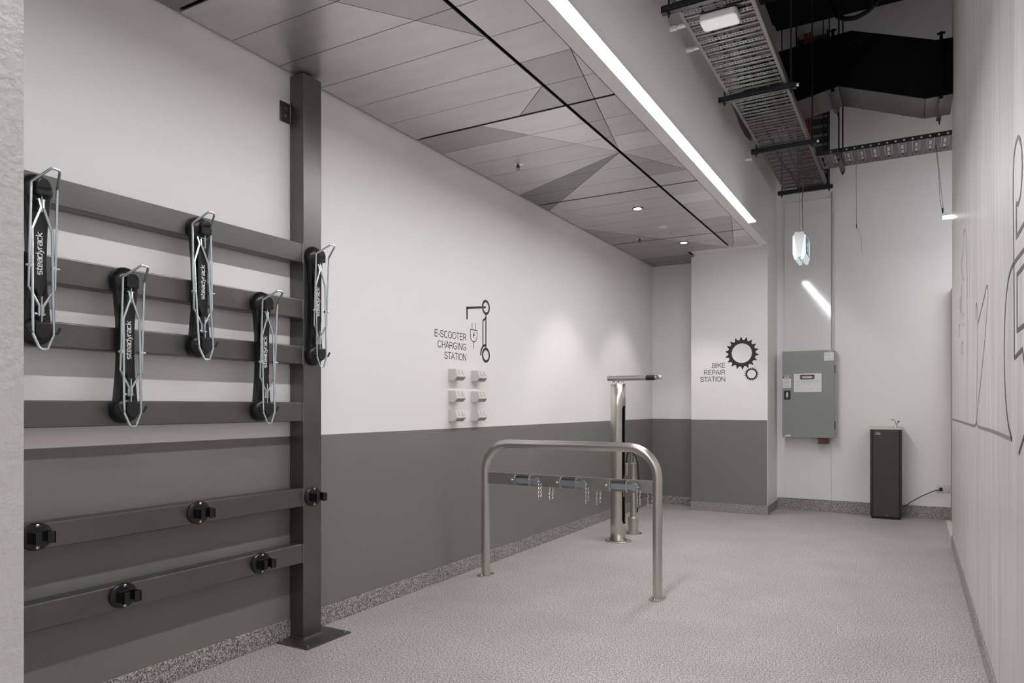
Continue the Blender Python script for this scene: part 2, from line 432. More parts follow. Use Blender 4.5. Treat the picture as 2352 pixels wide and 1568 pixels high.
# ================================================================ BIKE RACK FRAME
t = thing('bike_rack_frame', 'dark steel wall frame of one tall post and six horizontal rails', 'rack frame', (0, 0, 0))
xf, xb = -2.71, -2.806
MB().box(xb, xf, 2.620, 2.747, 0.008, 2.905).obj('post', M['rack'], t, bevel=0.004)
for z0, z1 in ((1.93, 2.03), (1.646, 1.744), (1.413, 1.506), (1.122, 1.22), (0.687, 0.78), (0.398, 0.496)):
    r = MB().box(xb+0.018, xf-0.002, 0.82, 2.6185, z0, z1).obj('rail', M['rack'], t, bevel=0.005, seg=3)
    q = MB(); rr = random.Random(int(z0*100)); n = 22
    q.tube([(xf-0.001+rr.uniform(-.0006, .0006), 2.617, z0+(z1-z0)*k/n) for k in range(n+1)], 0.0032, 6)
    q.tube([(xf-0.004-(xf-xb-0.022)*k/n, 2.617, z0+rr.uniform(-.0006, .0006)) for k in range(n+1)], 0.003, 6)
    q.obj('weld', M['weld'], r)
bp = MB().box(XL+0.0075, -2.585, 2.525, 2.835, 0, 0.008).obj('base_plate', M['rack'], t, bevel=0.0015)
q = MB(); q.tube([(xb, 2.617, 0.010), (xf+0.002, 2.617, 0.010), (xf+0.003, 2.749, 0.010)], 0.004, 6); q.obj('weld', M['weld'], bp)
for x, y in ((-2.785, 2.545), (-2.605, 2.548), (-2.605, 2.81), (-2.785, 2.81)):
    MB().lathe([(0.007, 0.008), (0.007, 0.0105), (0.003, 0.012)], (x, y, 0), n=12).obj('bolt', M['zinc'], bp)
br = MB().box(XL+0.001, XL+0.008, 2.553, 2.6195, 2.655, 2.757).obj('wall_bracket', M['rack'], t, bevel=0.001)
q = MB(); q.tube([(xb+0.004, 2.6185, 2.657+0.005*k) for k in range(20)], 0.004, 6); q.obj('weld', M['weld'], br)
for z in (2.728, 2.687): MB().lathe([(0.008, 0.008), (0.008, 0.011), (0.004, 0.014)], (XL, 2.588, z), 'x', 12).obj('bolt', M['gal'], br)
MB().box(xb, xf, 0.70, 0.8185, 0.0, 2.905).obj('post', M['rack'], t, bevel=0.004)

def wallpoly(q, pts, x=XL+0.0012, axis='x', th=0.0008): q.prism(pts, axis, x-th, x+th*0.5)
def ring(q, c, r0_, r1, x, axis='x', n=48):
    va = [(c[0]+r1*math.cos(2*PI*k/n), c[1]+r1*math.sin(2*PI*k/n)) for k in range(n)]
    vb = [(c[0]+r0_*math.cos(2*PI*k/n), c[1]+r0_*math.sin(2*PI*k/n)) for k in range(n)]
    P = (lambda p: (x, p[0], p[1])) if axis == 'x' else (lambda p: (p[0], x, p[1]))
    q.add([P(p) for p in va+vb], [(k, (k+1) % n, n+(k+1) % n, n+k) for k in range(n)])
def stroke(q, pts, w_, x, axis='x', closed=False):
    V = [Vector(p) for p in pts]; n = len(V); L_, R_ = [], []
    for i in range(n):
        a = V[i-1] if (i > 0 or closed) else None; c = V[(i+1) % n] if (i < n-1 or closed) else None
        d1 = (V[i]-a).normalized() if a is not None else (c-V[i]).normalized()
        d2 = (c-V[i]).normalized() if c is not None else d1
        n1, n2 = Vector((-d1.y, d1.x)), Vector((-d2.y, d2.x)); m_ = (n1+n2); k = max(0.35, 1+n1.dot(n2))
        o = m_*(w_/2/k); L_.append(V[i]+o); R_.append(V[i]-o)
    P = (lambda p: (x, p[0], p[1])) if axis == 'x' else (lambda p: (p[0], x, p[1]))
    m = n if closed else n-1
    q.add([P(p) for p in L_+R_], [(i, (i+1) % n, n+(i+1) % n, n+i) for i in range(m)])
def arc(cx_, cy_, rx, ry, a0, a1, n=20): return [(cx_+rx*math.cos(math.radians(a0+(a1-a0)*k/n)), cy_+ry*math.sin(math.radians(a0+(a1-a0)*k/n))) for k in range(n+1)]
def smooth(pts, it=2):
    P = [Vector(p) for p in pts]
    for _ in range(it):
        Q = [P[0]]
        for i in range(len(P)-1): Q += [P[i]*0.75+P[i+1]*0.25, P[i]*0.25+P[i+1]*0.75]
        P = Q+[P[-1]]
    return [tuple(p) for p in P]
SS = smooth([(.60, .72), (.58, .88), (.46, .95), (.32, .955), (.18, .94), (.09, .84), (.09, .66), (.2, .56), (.36, .51), (.54, .45), (.64, .34), (.63, .16), (.52, .06), (.35, .045), (.18, .06), (.07, .16), (.06, .30)])
BW = lambda y0, y1: [(.10, y0), (.38, y0)]+arc(.38, (y0+y1)/2, .22, (y1-y0)/2, -90, 90, 10)+[(.10, y1)]
CAPS = {'E': (.66, [[(.10, 0), (.10, 1)], [(.10, .955), (.60, .955)], [(.10, .52), (.56, .52)], [(.10, .045), (.62, .045)]]),
 '-': (.38, [[(.06, .36), (.32, .36)]]), 'S': (.70, [SS]), 'C': (.76, [arc(.40, .5, .33, .455, 42, 318)]), 'O': (.82, [arc(.41, .5, .35, .455, 0, 360, 28)]),
 'T': (.64, [[(.02, .955), (.62, .955)], [(.32, .955), (.32, 0)]]), 'R': (.74, [[(.10, 0), (.10, 1)], BW(.48, .955), [(.40, .48), (.52, .36), (.68, 0)]]),
 'H': (.74, [[(.10, 0), (.10, 1)], [(.64, 0), (.64, 1)], [(.10, .52), (.64, .52)]]), 'A': (.70, [[(.02, 0), (.35, .99), (.68, 0)], [(.13, .33), (.57, .33)]]),
 'G': (.82, [arc(.41, .5, .34, .455, 42, 305)+[(.72, .18), (.72, .46)], [(.43, .46), (.76, .46)]]), 'I': (.26, [[(.13, 0), (.13, 1)]]),
 'N': (.76, [[(.10, 0), (.10, 1)], [(.11, .98), (.65, .02)], [(.66, 0), (.66, 1)]]), 'B': (.70, [[(.10, 0), (.10, 1)], BW(.52, .955), BW(.045, .52)]),
 'K': (.70, [[(.10, 0), (.10, 1)], [(.64, 1), (.12, .42)], [(.27, .58), (.68, 0)]]), 'P': (.68, [[(.10, 0), (.10, 1)], BW(.45, .955)])}
LOW = {'s': (.64, [[(.54, .55), (.10, .55), (.05, .50), (.05, .35), (.10, .30), (.49, .30), (.54, .25), (.54, .09), (.49, .04), (.05, .04)]]),
 't': (.44, [[(.12, .75), (.12, .10), (.17, .04), (.38, .04)], [(.0, .55), (.38, .55)]]),
 'e': (.64, [[(.05, .30), (.54, .30), (.54, .50), (.49, .55), (.10, .55), (.05, .50), (.05, .10), (.10, .04), (.52, .04)]]),
 'a': (.64, [[(.07, .55), (.49, .55), (.54, .50), (.54, .04), (.10, .04), (.05, .09), (.05, .26), (.10, .31), (.54, .31)]]),
 'd': (.64, [[(.54, .82), (.54, .04), (.10, .04), (.05, .10), (.05, .50), (.10, .55), (.54, .55)]]),
 'y': (.60, [[(.03, .58), (.28, .05)], [(.54, .58), (.24, -.12), (.15, -.19), (.02, -.19)]]), 'r': (.42, [[(.05, .0), (.05, .50), (.10, .55), (.38, .55)]]),
 'c': (.62, [[(.52, .55), (.10, .55), (.05, .50), (.05, .10), (.10, .04), (.52, .04)]]), 'k': (.60, [[(.05, .0), (.05, .82)], [(.52, .58), (.14, .30), (.56, .0)]])}
def sign_text(body, h, width, m_, parent, M4, table=CAPS, sw=0.108, align='RIGHT'):
    tot = sum(table[c][0] for c in body); sx = width/tot; x = -width if align == 'RIGHT' else 0.0
    q = MB()
    for c in body:
        for pl in table[c][1]: stroke(q, [(x+p[0]*sx, p[1]*h) for p in pl], sw*h, 0.0)
        x += table[c][0]*sx
    q.v = [tuple(M4 @ Vector((v[1], v[2], 0))) for v in q.v]
    return q.obj('lettering', m_, parent)

# swinging wall racks; local origin: rail face, centre line, lower dome centre
def dome(q, z):
    prof = [(0.056, 0.0), (0.0565, 0.008), (0.055, 0.018), (0.0505, 0.029), (0.042, 0.039), (0.029, 0.0465), (0.014, 0.050), (0.003, 0.051)]
    q.lathe(prof, (0, 0, z), 'x', 28)
DZ = 0.502
def hood(z, up):
    w_ = 0.026; pts = []
    for k in range(13):
        a = PI*k/12; pts.append((w_*math.cos(a), z+up*(0.006+0.026*math.sin(a))))
    pts += [(-w_, z-up*0.030), (w_, z-up*0.030)]
    return pts
def make_rack(label):
    t = thing('bicycle_rack', label, 'bicycle rack', (xf, 1.67, 1.187), 0, 'swinging bicycle racks on the wall frame')
    q = MB()
    q.prism([(-0.046, 0.02), (-0.034, 0.15), (-0.030, 0.25), (-0.034, 0.35), (-0.046, DZ-0.02), (0.046, DZ-0.02), (0.034, 0.35), (0.030, 0.25), (0.034, 0.15), (0.046, 0.02)], 'x', 0.0, 0.028)
    q.obj('back_plate', M['black'], t, bevel=0.004)
    q = MB(); dome(q, DZ); q.obj('upper_cap', M['black'], t)
    q = MB(); dome(q, 0.0); q.obj('lower_cap', M['black'], t)
    q = MB(); q.prism(hood(DZ, 1), 'x', 0.02, 0.071); q.obj('upper_hood', M['black'], t, bevel=0.006, seg=3)
    q = MB(); q.prism(hood(0.0, -1), 'x', 0.02, 0.071); q.obj('lower_hood', M['black'], t, bevel=0.006, seg=3)
    q = MB(); q.box(0.0295, 0.036, -0.002, 0.002, 0.121, 0.414); q.box(0.0295, 0.055, -0.002, 0.002, 0.03, 0.12).box(0.0295, 0.055, -0.002, 0.002, 0.415, 0.475)
    q.cyl((0.045, -0.019, 0.058), (0.045, 0.016, 0.058), 0.0035, 10).cyl((0.045, -0.014, 0.46), (0.045, 0.016, 0.46), 0.0035, 10)
    q.cyl((0.045, -0.021, 0.058), (0.045, -0.017, 0.058), 0.007, 10).cyl((0.045, 0.009, 0.46), (0.045, 0.013, 0.46), 0.006, 8)
    q.obj('pivot_bracket', M['zinc'], t)
    c = MB().prism([(-0.025, 0.168), (-0.025, 0.412), (0.021, 0.412), (0.021, 0.168), (0.004, 0.122), (-0.004, 0.122)], 'x', 0.0375, 0.0435).obj('cover_plate', M['black_matt'], t, bevel=0.001)
    sign_text('steadyrack', 0.026, 0.150, M['print'], c, frame((0.0440, 0.0065, 0.196), (0, 0, 1), (0, -1, 0)), LOW, 0.115, 'LEFT')
    r = 0.0046
    q = MB()
    q.tube(fillet([(0.048, -0.006, 0.052), (0.050, -0.006, 0.085), (0.055, -0.043, 0.150), (0.070, -0.043, 0.508), (0.140, -0.012, 0.552), (0.146, 0.012, 0.548), (0.075, 0.041, 0.500), (0.058, 0.041, 0.150), (0.050, 0.006, 0.085), (0.048, 0.006, 0.052)], 0.012), r, 8)
    q.obj('wheel_hoop', M['zinc'], t)
    q = MB()
    q.tube(fillet([(0.048, -0.007, 0.462), (0.056, -0.004, 0.43), (0.060, -0.035, 0.350), (0.068, -0.036, -0.014), (0.070, -0.014, -0.066), (0.070, 0.010, -0.066), (0.068, 0.032, -0.014), (0.060, 0.031, 0.350), (0.056, 0.004, 0.43), (0.048, 0.008, 0.462)], 0.012), r, 8)
    q.obj('wheel_cradle', M['zinc'], t)
    for s in (-1, 1):
        q = MB(); q.cyl((0.052, s*0.034, 0.222), (0.064, s*0.055, 0.222), 0.0045, 8).box(0.048, 0.066, s*0.038-0.007, s*0.038+0.007, 0.216, 0.228)
        q.obj('clip', M['zinc'], t, bevel=0.001)
        y0 = -0.036 if s < 0 else 0.032
        q = MB(); q.tube(fillet([(0.068, y0, -0.008), (0.068, y0+s*0.012, -0.008), (0.068, y0+s*0.020, 0.006), (0.068, y0+s*0.022, 0.012)], 0.006), 0.0045, 8)
        q.obj('hook', M['black_matt'], t)
    return t
r0 = make_rack('black wire-hooped bicycle rack, lower one of the leftmost pair, between post and left edge')
r0['label'] = 'bicycle rack hung low on the frame, farther left of the two low ones'
dup(r0, (xf, 1.345, 1.464), 'bicycle rack hung high on the frame, beside the near wall edge at far left')
a = dup(r0, (xf, 2.002, 1.464), 'bicycle rack hung high at the middle of the rails, between the two low racks')
dup(r0, (xf, 2.340, 1.185), 'bicycle rack hung low on the frame, just left of the steel post')
dup(r0, (xf, 2.682, 1.466), 'bicycle rack mounted on the steel post itself')
# rotate the wire parts of the middle rack a little: it has been swung
for ch in a.children:
    if ch.name.startswith(('wheel', 'clip', 'hook')):
        ch.rotation_euler = (0.0, math.radians(-1.2), math.radians(-3)); ch.rotation_euler.x = math.radians(2.0)

def make_rest(label):
    t = thing('tyre_rest', label, 'wheel stop', (xf, 1.67, 0.455), 0, 'round black wheel stops on the lower rails')
    MB().lathe([(0.055, 0.0), (0.055, 0.006), (0.050, 0.011), (0.02, 0.013)], (0, 0, 0), 'x', 32, (1, 0.9)).obj('disc', M['black'], t)
    q = MB().box(0.012, 0.024, -0.030, 0.034, -0.021, 0.021)
    q.box(0.012, 0.058, -0.033, -0.026, -0.021, 0.021).box(0.012, 0.070, 0.027, 0.034, -0.021, 0.021)
    q.box(0.050, 0.058, -0.033, -0.006, -0.021, 0.021).box(0.062, 0.070, 0.006, 0.034, -0.021, 0.021)
    q.obj('channel', M['black'], t, bevel=0.002)
    for z in (0.0385, -0.0385):
        MB().lathe([(0.0065, 0.010), (0.0065, 0.015), (0.003, 0.018)], (0, 0, z), 'x', 12).obj('bolt', M['chrome'], t)
    return t
s0 = make_rest('round black wheel stop on the lowest rail, at left')
dup(s0, (xf, 1.351, 0.737), 'round black wheel stop on the upper low rail, cut by the near wall edge')
dup(s0, (xf, 2.009, 0.736), 'round black wheel stop on the upper of the two low rails, at its middle')
dup(s0, (xf, 2.347, 0.451), 'round black wheel stop on the lowest rail, near the post')
dup(s0, (xf, 2.684, 0.731), 'round black wheel stop bolted to the steel post')

# ================================================================ E-SCOOTER SIGN
X = XL+0.0012
t = thing('wall_sign', 'black E-SCOOTER CHARGING STATION lettering and scooter pictogram on the white wall', 'sign', (0, 0, 0))
q = MB()
for s, bz, w_ in (('E-SCOOTER', 1.671, 0.389), ('CHARGING', 1.599, 0.354), ('STATION', 1.526, 0.273)):
    sign_text(s, 0.0485, w_+0.004, M['ink'], t, frame((X, 4.286, bz), (0, 1, 0), (0, 0, 1)))
q = MB()
ring(q, (4.555, 1.945), 0.038, 0.0565, X); ring(q, (4.556, 1.584), 0.038, 0.0565, X)
wallpoly(q, [(4.288, 1.917), (4.288, 1.900), (4.552, 1.938), (4.552, 1.954)])
wallpoly(q, [(4.288, 1.917), (4.303, 1.9165), (4.303, 1.829), (4.295, 1.825), (4.288, 1.830)])
wallpoly(q, [(4.549, 1.89), (4.562, 1.89), (4.562, 1.638), (4.549, 1.638)])
wallpoly(q, [(4.508, 1.846), (4.519, 1.838), (4.519, 1.66), (4.508, 1.655)])
wallpoly(q, [(4.508, 1.846), (4.551, 1.872), (4.551, 1.855), (4.519, 1.835)])
stroke(q, [(4.551, 1.660), (4.520, 1.652), (4.500, 1.635), (4.486, 1.612), (4.480, 1.578)], 0.016, X)
q.obj('scooter_pictogram', M['ink'], t)
q = MB(); cx = 4.384
stroke(q, [(cx-0.046, 1.758), (cx+0.046, 1.758), (cx+0.046, 1.714), (cx+0.036, 1.688), (cx+0.018, 1.674), (cx, 1.670), (cx-0.018, 1.674), (cx-0.036, 1.688), (cx-0.046, 1.714)], 0.006, X, closed=True)
stroke(q, [(cx, 1.670), (cx, 1.620)], 0.006, X); stroke(q, [(cx-0.023, 1.808), (cx-0.023, 1.758)], 0.006, X); stroke(q, [(cx+0.023, 1.808), (cx+0.023, 1.758)], 0.006, X)
wallpoly(q, [(4.394, 1.746), (4.372, 1.717), (4.384, 1.717), (4.377, 1.696), (4.400, 1.726), (4.388, 1.726)])
q.obj('plug_pictogram', M['ink'], t)

# wall power sockets, 3 rows of 2
def make_socket(label):
    t = thing('power_outlet', label, 'power outlet', (XL+0.0005, 4.06, 1.378), 0, 'pale wedge power outlets under the scooter sign')
    MB().prism([(0.0, 0.0), (0.0, 0.08), (0.058, 0.08), (0.074, 0.026), (0.049, 0.0)], 'y', 0.0, 0.112).obj('housing', M['socket'], t, bevel=0.002)
    d = Vector((0.016, -0.054)).normalized(); nn = Vector((0.054, 0.016)).normalized()
    for y in (0.026, 0.072):
        a = Vector((0.058, 0.08))+d*0.010; b_ = Vector((0.058, 0.08))+d*0.040
        MB().prism([tuple(a), tuple(a+nn*0.005), tuple(b_+nn*0.005), tuple(b_)], 'y', y, y+0.022).obj('rocker_switch', M['socket'], t, bevel=0.0015)
    f = Vector((0.074-0.049, 0.026)); f.normalize(); a = Vector((0.049, 0.0))+f*0.004; b_ = Vector((0.049, 0.0))+f*0.032; nn = Vector((0.026, -0.025)).normalized()
    fc = MB().prism([tuple(a), tuple(a+nn*0.0012), tuple(b_+nn*0.0012), tuple(b_)], 'y', 0.006, 0.106).obj('outlet_face', M['socket_face'], t)
    q = MB(); mid = a+(b_-a)*0.5
    for y in (0.03, 0.08):
        for dy, dd in ((-0.007, 0.004), (0.007, 0.004), (0, -0.007)):
            p = mid+f*dd+nn*0.0013; q.cyl((p.x, y+dy, p.y), (p.x+nn.x*0.001, y+dy, p.y+nn.y*0.001), 0.0025, 6)
    q.obj('pin_hole', M['hole'], fc)
    return t
k0 = make_socket('power outlet under the scooter sign, top row, left')
for (y, z, l) in ((4.348, 1.379, 'top row, right'), (4.06, 1.228, 'middle row, left'), (4.348, 1.229, 'middle row, right'), (4.06, 1.092, 'bottom row, left'), (4.348, 1.091, 'bottom row, right')):
    dup(k0, (XL+0.0005, y, z), 'power outlet under the scooter sign, '+l)

# ================================================================ BIKE REPAIR SIGN on the pier
t = thing('wall_sign', 'black BIKE REPAIR STATION lettering and two cogs on the white pier', 'sign', (0, 0, 0))
Y = 8.1488
for s, bz, w_ in (('BIKE', 1.633, 0.147), ('REPAIR', 1.556, 0.241), ('STATION', 1.478, 0.281)):
    sign_text(s, 0.054, w_+0.004, M['ink'], t, frame((-1.844, Y, bz), (1, 0, 0), (0, 0, 1)))
def cog(c, ri, rb, ro, n, wb, tw, name):
    q = MB(); ring(q, c, ri, rb, Y, 'y', 72)
    for k in range(n):
        a = 2*PI*(k+0.5)/n+0.05
        def P(r, da): return (c[0]+r*math.cos(a+da), Y, c[1]+r*math.sin(a+da))
        q.add([P(rb-0.003, -wb), P(rb+(ro-rb)*0.35, -wb*0.55), P(ro, -tw), P(ro, tw), P(rb+(ro-rb)*0.35, wb*0.55), P(rb-0.003, wb)], [(0, 1, 2, 3, 4, 5)])
    q.obj(name, M['ink'], t)
cog((-1.665, 1.790), 0.109, 0.150, 0.181, 18, 0.13, 0.022, 'large_cog')
cog((-1.559, 1.555), 0.047, 0.062, 0.0765, 20, 0.12, 0.03, 'small_cog')

# ================================================================ RIGHT WALL GRAPHIC
t = thing('wall_graphic', 'large charcoal outline lettering across the pale laminate right wall', 'wall graphic', (0, 0, 0))
GX = XR-0.0012
lines = [
 ([(7.05, 1.087), (5.297, 1.091), (4.67, 1.09), (4.518, 1.093), (4.417, 1.113), (4.35, 1.097), (4.25, 1.094), (3.461, 1.095), (2.90, 1.087)], 1),
 ([(2.90, 1.087), (3.023, 1.141), (3.101, 1.253), (3.135, 1.383), (3.121, 1.481), (3.075, 1.588), (2.992, 1.65), (2.873, 1.672), (2.588, 1.668), (2.2, 1.66)], 2),
 ([(5.138, 1.092), (5.138, 1.608), (5.138, 1.991), (5.197, 2.181), (5.297, 2.292), (5.359, 2.336), (5.509, 2.324), (5.576, 2.227), (5.622, 2.194), (5.74, 2.194), (5.764, 2.162), (5.669, 2.089), (5.465, 2.015)], 2),
 ([(4.446, 1.107), (4.39, 1.33), (4.335, 1.617), (4.376, 1.708), (4.417, 1.745), (4.474, 1.708), (4.474, 1.642)], 2),
 ([(4.335, 1.622), (4.058, 1.684), (3.858, 1.735), (3.806, 1.743), (3.765, 1.717), (3.816, 1.612), (4.058, 1.39), (4.308, 1.221), (4.431, 1.107)], 2),
 ([(2.834, 1.357), (2.839, 1.557), (2.858, 1.836), (2.867, 1.976), (2.834, 2.035), (2.775, 2.053), (2.723, 2.048), (2.663, 2.007), (2.639, 1.943), (2.649, 1.882), (2.688, 1.847), (2.738, 1.837), (2.78, 1.851)], 2),
 ([(2.78, 1.851), (2.78, 1.743), (2.2, 1.75)], 0),
 ([(2.2, 1.62), (2.764, 1.62), (2.762, 1.44), (2.2, 1.445)], 0),
 ([(2.834, 1.357), (2.639, 1.372), (2.588, 1.324), (2.3, 1.32)], 0),
 ([(2.72, 1.05), (2.588, 1.113), (2.3, 1.2)], 0)]
for k, (pts, it) in enumerate(lines):
    q = MB(); stroke(q, smooth(pts, it) if it else pts, 0.011 if 0 < k < 5 and k != 1 else 0.015, GX); q.obj('outline_stroke', M['ink_soft' if 1 < k < 5 or k == 0 else 'ink_grey'], t)
for k, (y, z) in enumerate([(6.0, 1.93), (6.1, 1.75), (5.75, 1.6), (5.9, 1.9), (5.65, 1.78), (5.8, 1.98)]):
    q = MB(); stroke(q, smooth([(y, z), (y-0.14, z+0.045), (y-0.2, z-0.02), (y-0.1, z-0.06), (y-0.02, z-0.02)], 2), 0.007, GX); q.obj('outline_stroke', M['ink_soft'], t)

# ================================================================ BIKE HOOP
t = thing('bike_hoop', 'brushed stainless steel bike parking hoop with rounded corners and a flat locking bar', 'bike rack', (-2.012, 4.28, 0))
hx = 0.628; rad = 0.19; zt = 0.937
pts = [(-hx, 0, 0.006)]+[(-hx, 0, 0.2), (-hx, 0, 0.5)]
pts += [(-hx+rad-rad*math.cos(a), 0, zt-rad+rad*math.sin(a)) for a in [PI/2*k/14 for k in range(15)]]
pts += [(hx-rad+rad*math.sin(a), 0, zt-rad+rad*math.cos(a)) for a in [PI/2*k/14 for k in range(15)]]
pts += [(hx, 0, 0.5), (hx, 0, 0.2), (hx, 0, 0.006)]
MB().tube(pts, 0.030, 28).obj('tube_frame', M['stainless'], t)
MB().box(-hx+0.026, hx-0.026, -0.006, 0.006, 0.652, 0.732).obj('cross_bar', M['stainless_bar'], t, bevel=0.001)
for s in (-1, 1):
    q = MB(); o = []
    for k in range(28):
        a = 2*PI*k/28; o.append((s*hx+0.045*math.cos(a), (0.045*math.sin(a)+(0.03 if math.sin(a) > 0 else -0.03))))
    fo = MB().prism(o, 'z', 0, 0.007).obj('foot_plate', M['stainless'], t, bevel=0.001)
    for y in (-0.055, 0.055):
        MB().lathe([(0.010, 0.007), (0.010, 0.010), (0.007, 0.014), (0.006, 0.026), (0.002, 0.028)], (s*hx, y, 0), n=12).obj('bolt', M['chrome'], fo)
def chain(q, p, n, r=0.0078, sway=0.0):
    for k in range(n):
        c = (p[0]+sway*math.sin(k*0.9), p[1], p[2]-k*r*1.7); pl = []
        for j in range(10):
            a = 2*PI*j/10
            d = (r*0.55*math.cos(a), r*1.1*math.sin(a)); e = k % 2
            pl.append((c[0]+(d[0] if e else 0.2*d[0]), c[1]+(0.2*d[0] if e else d[0]), c[2]+d[1]))
        q.tube(pl, r*0.25, 5, True)
def clamp(x, side):
    t = thing('locking_clamp', side, 'bike lock clamp', (x, 4.274, 0.692), 0, 'locking clamps on the bar of the bike hoop')
    y = -0.001
    for dx in (-0.055, 0.055):
        o = [(y, -0.034), (y, 0.038), (y-0.030, 0.038)] + [(y-0.036-0.030*math.sin(a), 0.001+0.037*math.cos(a)) for a in [PI*k/12 for k in range(13)]] + [(y-0.024, -0.034)]
        MB().prism(o, 'x', dx-0.0035, dx+0.0035).obj('side_plate', M['stainless'], t)
    MB().box(-0.052, 0.052, y-0.046, y-0.0305, 0.020, 0.0335).obj('inner_plate', M['gal_dark'], t)
    o = [(-0.05, -0.018), (-0.05, 0.015), (0.085, 0.015)]+[(0.105+0.026*math.cos(a), 0.001+0.026*math.sin(a)) for a in [PI/2*(1-k/6) for k in range(13)]]+[(0.085, -0.018)]
    MB().prism(o, 'y', y-0.054, y-0.049).obj('lock_bar', M['lockbar'], t, bevel=0.0008)
    q = MB().cyl((-0.085, y-0.036, 0), (0.055, y-0.036, 0), 0.005, 10); q.lathe([(0.002, -0.098), (0.008, -0.094), (0.009, -0.088), (0.005, -0.082)], (0, y-0.036, 0), 'x', 12)
    q.obj('pin', M['chrome'], t)
    q = MB(); q.tube([(0.124, y-0.05+0.010*math.cos(a), -0.006+0.012*math.sin(a)) for a in [2*PI*k/14 for k in range(14)]], 0.0018, 6, True)
    q.cyl((0.120, y-0.056, 0.0), (0.142, y-0.060, 0.002), 0.003, 8)
    q.obj('ring', M['chrome'], t)
    q = MB(); chain(q, (0.126, y-0.050, -0.022), 8); chain(q, (0.141, y-0.046, -0.022), 7); q.obj('chain', M['chrome'], t)
    q = MB(); chain(q, (0.17, 0.022, -0.036), 8, sway=0.001); chain(q, (0.195, 0.022, -0.036), 7, sway=0.001); q.obj('chain', M['chrome'], t)
clamp(-2.312, 'polished locking clamp nearest the left leg of the hoop')
clamp(-1.968, 'polished locking clamp at the middle of the hoop bar')
clamp(-1.620, 'polished locking clamp nearest the right leg of the hoop')

# ================================================================ REPAIR STAND
t = thing('repair_stand', 'stainless steel bike repair stand, tall round column with a T-shaped top arm', 'repair stand', (-2.283, 5.94, 0))
R_ = 0.066; n = 48
# column with an open slot on the right side facing the camera
q = MB(); zs = [0.008, 0.16, 0.18, 0.20, 1.16, 1.18, 1.20, 1.395]
a_mid = math.radians(-4); half = [0, 0, 0.36, 0.46, 0.46, 0.36, 0, 0]
def colring(r, z): return [(r*math.cos(2*PI*k/n+a_mid), r*math.sin(2*PI*k/n+a_mid), z) for k in range(n)]
vs = []; fs = []
for z in zs: vs += colring(R_, z)
for i in range(len(zs)-1):
    h_ = min(max(half[i], half[i+1]), 0.46) if 1 <= i <= 5 else 0
    for k in range(n):
        am = (k+0.5)/n*2*PI; am = am-2*PI if am > PI else am
        if h_ and abs(am) < h_: continue
        fs.append((i*n+k, i*n+(k+1) % n, (i+1)*n+(k+1) % n, (i+1)*n+k))
q.add(vs, fs, True); o = len(zs)-1
q.add(colring(R_, 1.395), [tuple(range(n))])
col = q.obj('column', M['stainless'], t)
sol = col.modifiers.new('thickness', 'SOLIDIFY'); sol.thickness = 0.003
MB().cyl((0, 0, 0.1), (0, 0, 1.36), 0.052, 24).obj('slot_shade_core', M['hole'], t)  # black core: the shade inside the slot put into its colour
MB().cyl((R_-0.01, 0.016, 0.17), (R_-0.01, 0.016, 1.19), 0.006, 8).obj('cable_guide', M['black_matt'], t)
MB().box(R_+0.001, R_+0.006, -0.036, -0.030, 1.2, 1.37).obj('door_strip', M['stainless'], t)
fl = MB().lathe([(0.118, 0.0), (0.118, 0.006), (0.114, 0.009), (0.067, 0.009)], n=40).obj('base_flange', M['stainless'], t)
for k in range(4):
    a = PI/4+k*PI/2; MB().lathe([(0.009, 0.009), (0.009, 0.013), (0.006, 0.016), (0.006, 0.026), (0.003, 0.028)], (0.093*math.cos(a), 0.093*math.sin(a), 0), n=10).obj('bolt', M['chrome'], fl)
q = MB()
for x in (-0.042, 0.0, 0.042): q.lathe([(0.020, 1.394), (0.013, 1.404), (0.013, 1.418), (0.019, 1.428)], (x, 0, 0), n=14)
q.obj('spacer', M['chrome'], t)
arm = MB().cyl((-0.096, 0, 1.446), (0.262, 0, 1.446), 0.0225, 24).obj('top_arm', M['stainless'], t, bevel=0.002)
MB().cyl((0.264, 0, 1.446), (0.335, 0, 1.446), 0.0225, 24).obj('rubber_grip', M['black_matt'], t, bevel=0.002)
MB().lathe([(0.002, 0.336), (0.017, 0.339), (0.022, 0.349), (0.021, 0.361), (0.013, 0.368), (0.013, 0.370), (0.021, 0.376), (0.022, 0.388), (0.016, 0.398), (0.002, 0.402)], (0, 0, 1.446), 'x', 20).obj('knob', M['chrome'], t)
tools = thing('hanging_tool', 'small yellow-handled tool hanging in the slot of the repair stand', 'tool', (-2.283, 5.94, 0))
MB().cyl((0.062, -0.020, 0.40), (0.064, -0.020, 0.46), 0.005, 8).obj('handle', mat('yellow_grip', S(190, 150, 60), 0.4), tools)
MB().cyl((0.064, -0.020, 0.46), (0.064, -0.020, 0.58), 0.004, 8).obj('shank', M['chrome'], tools)

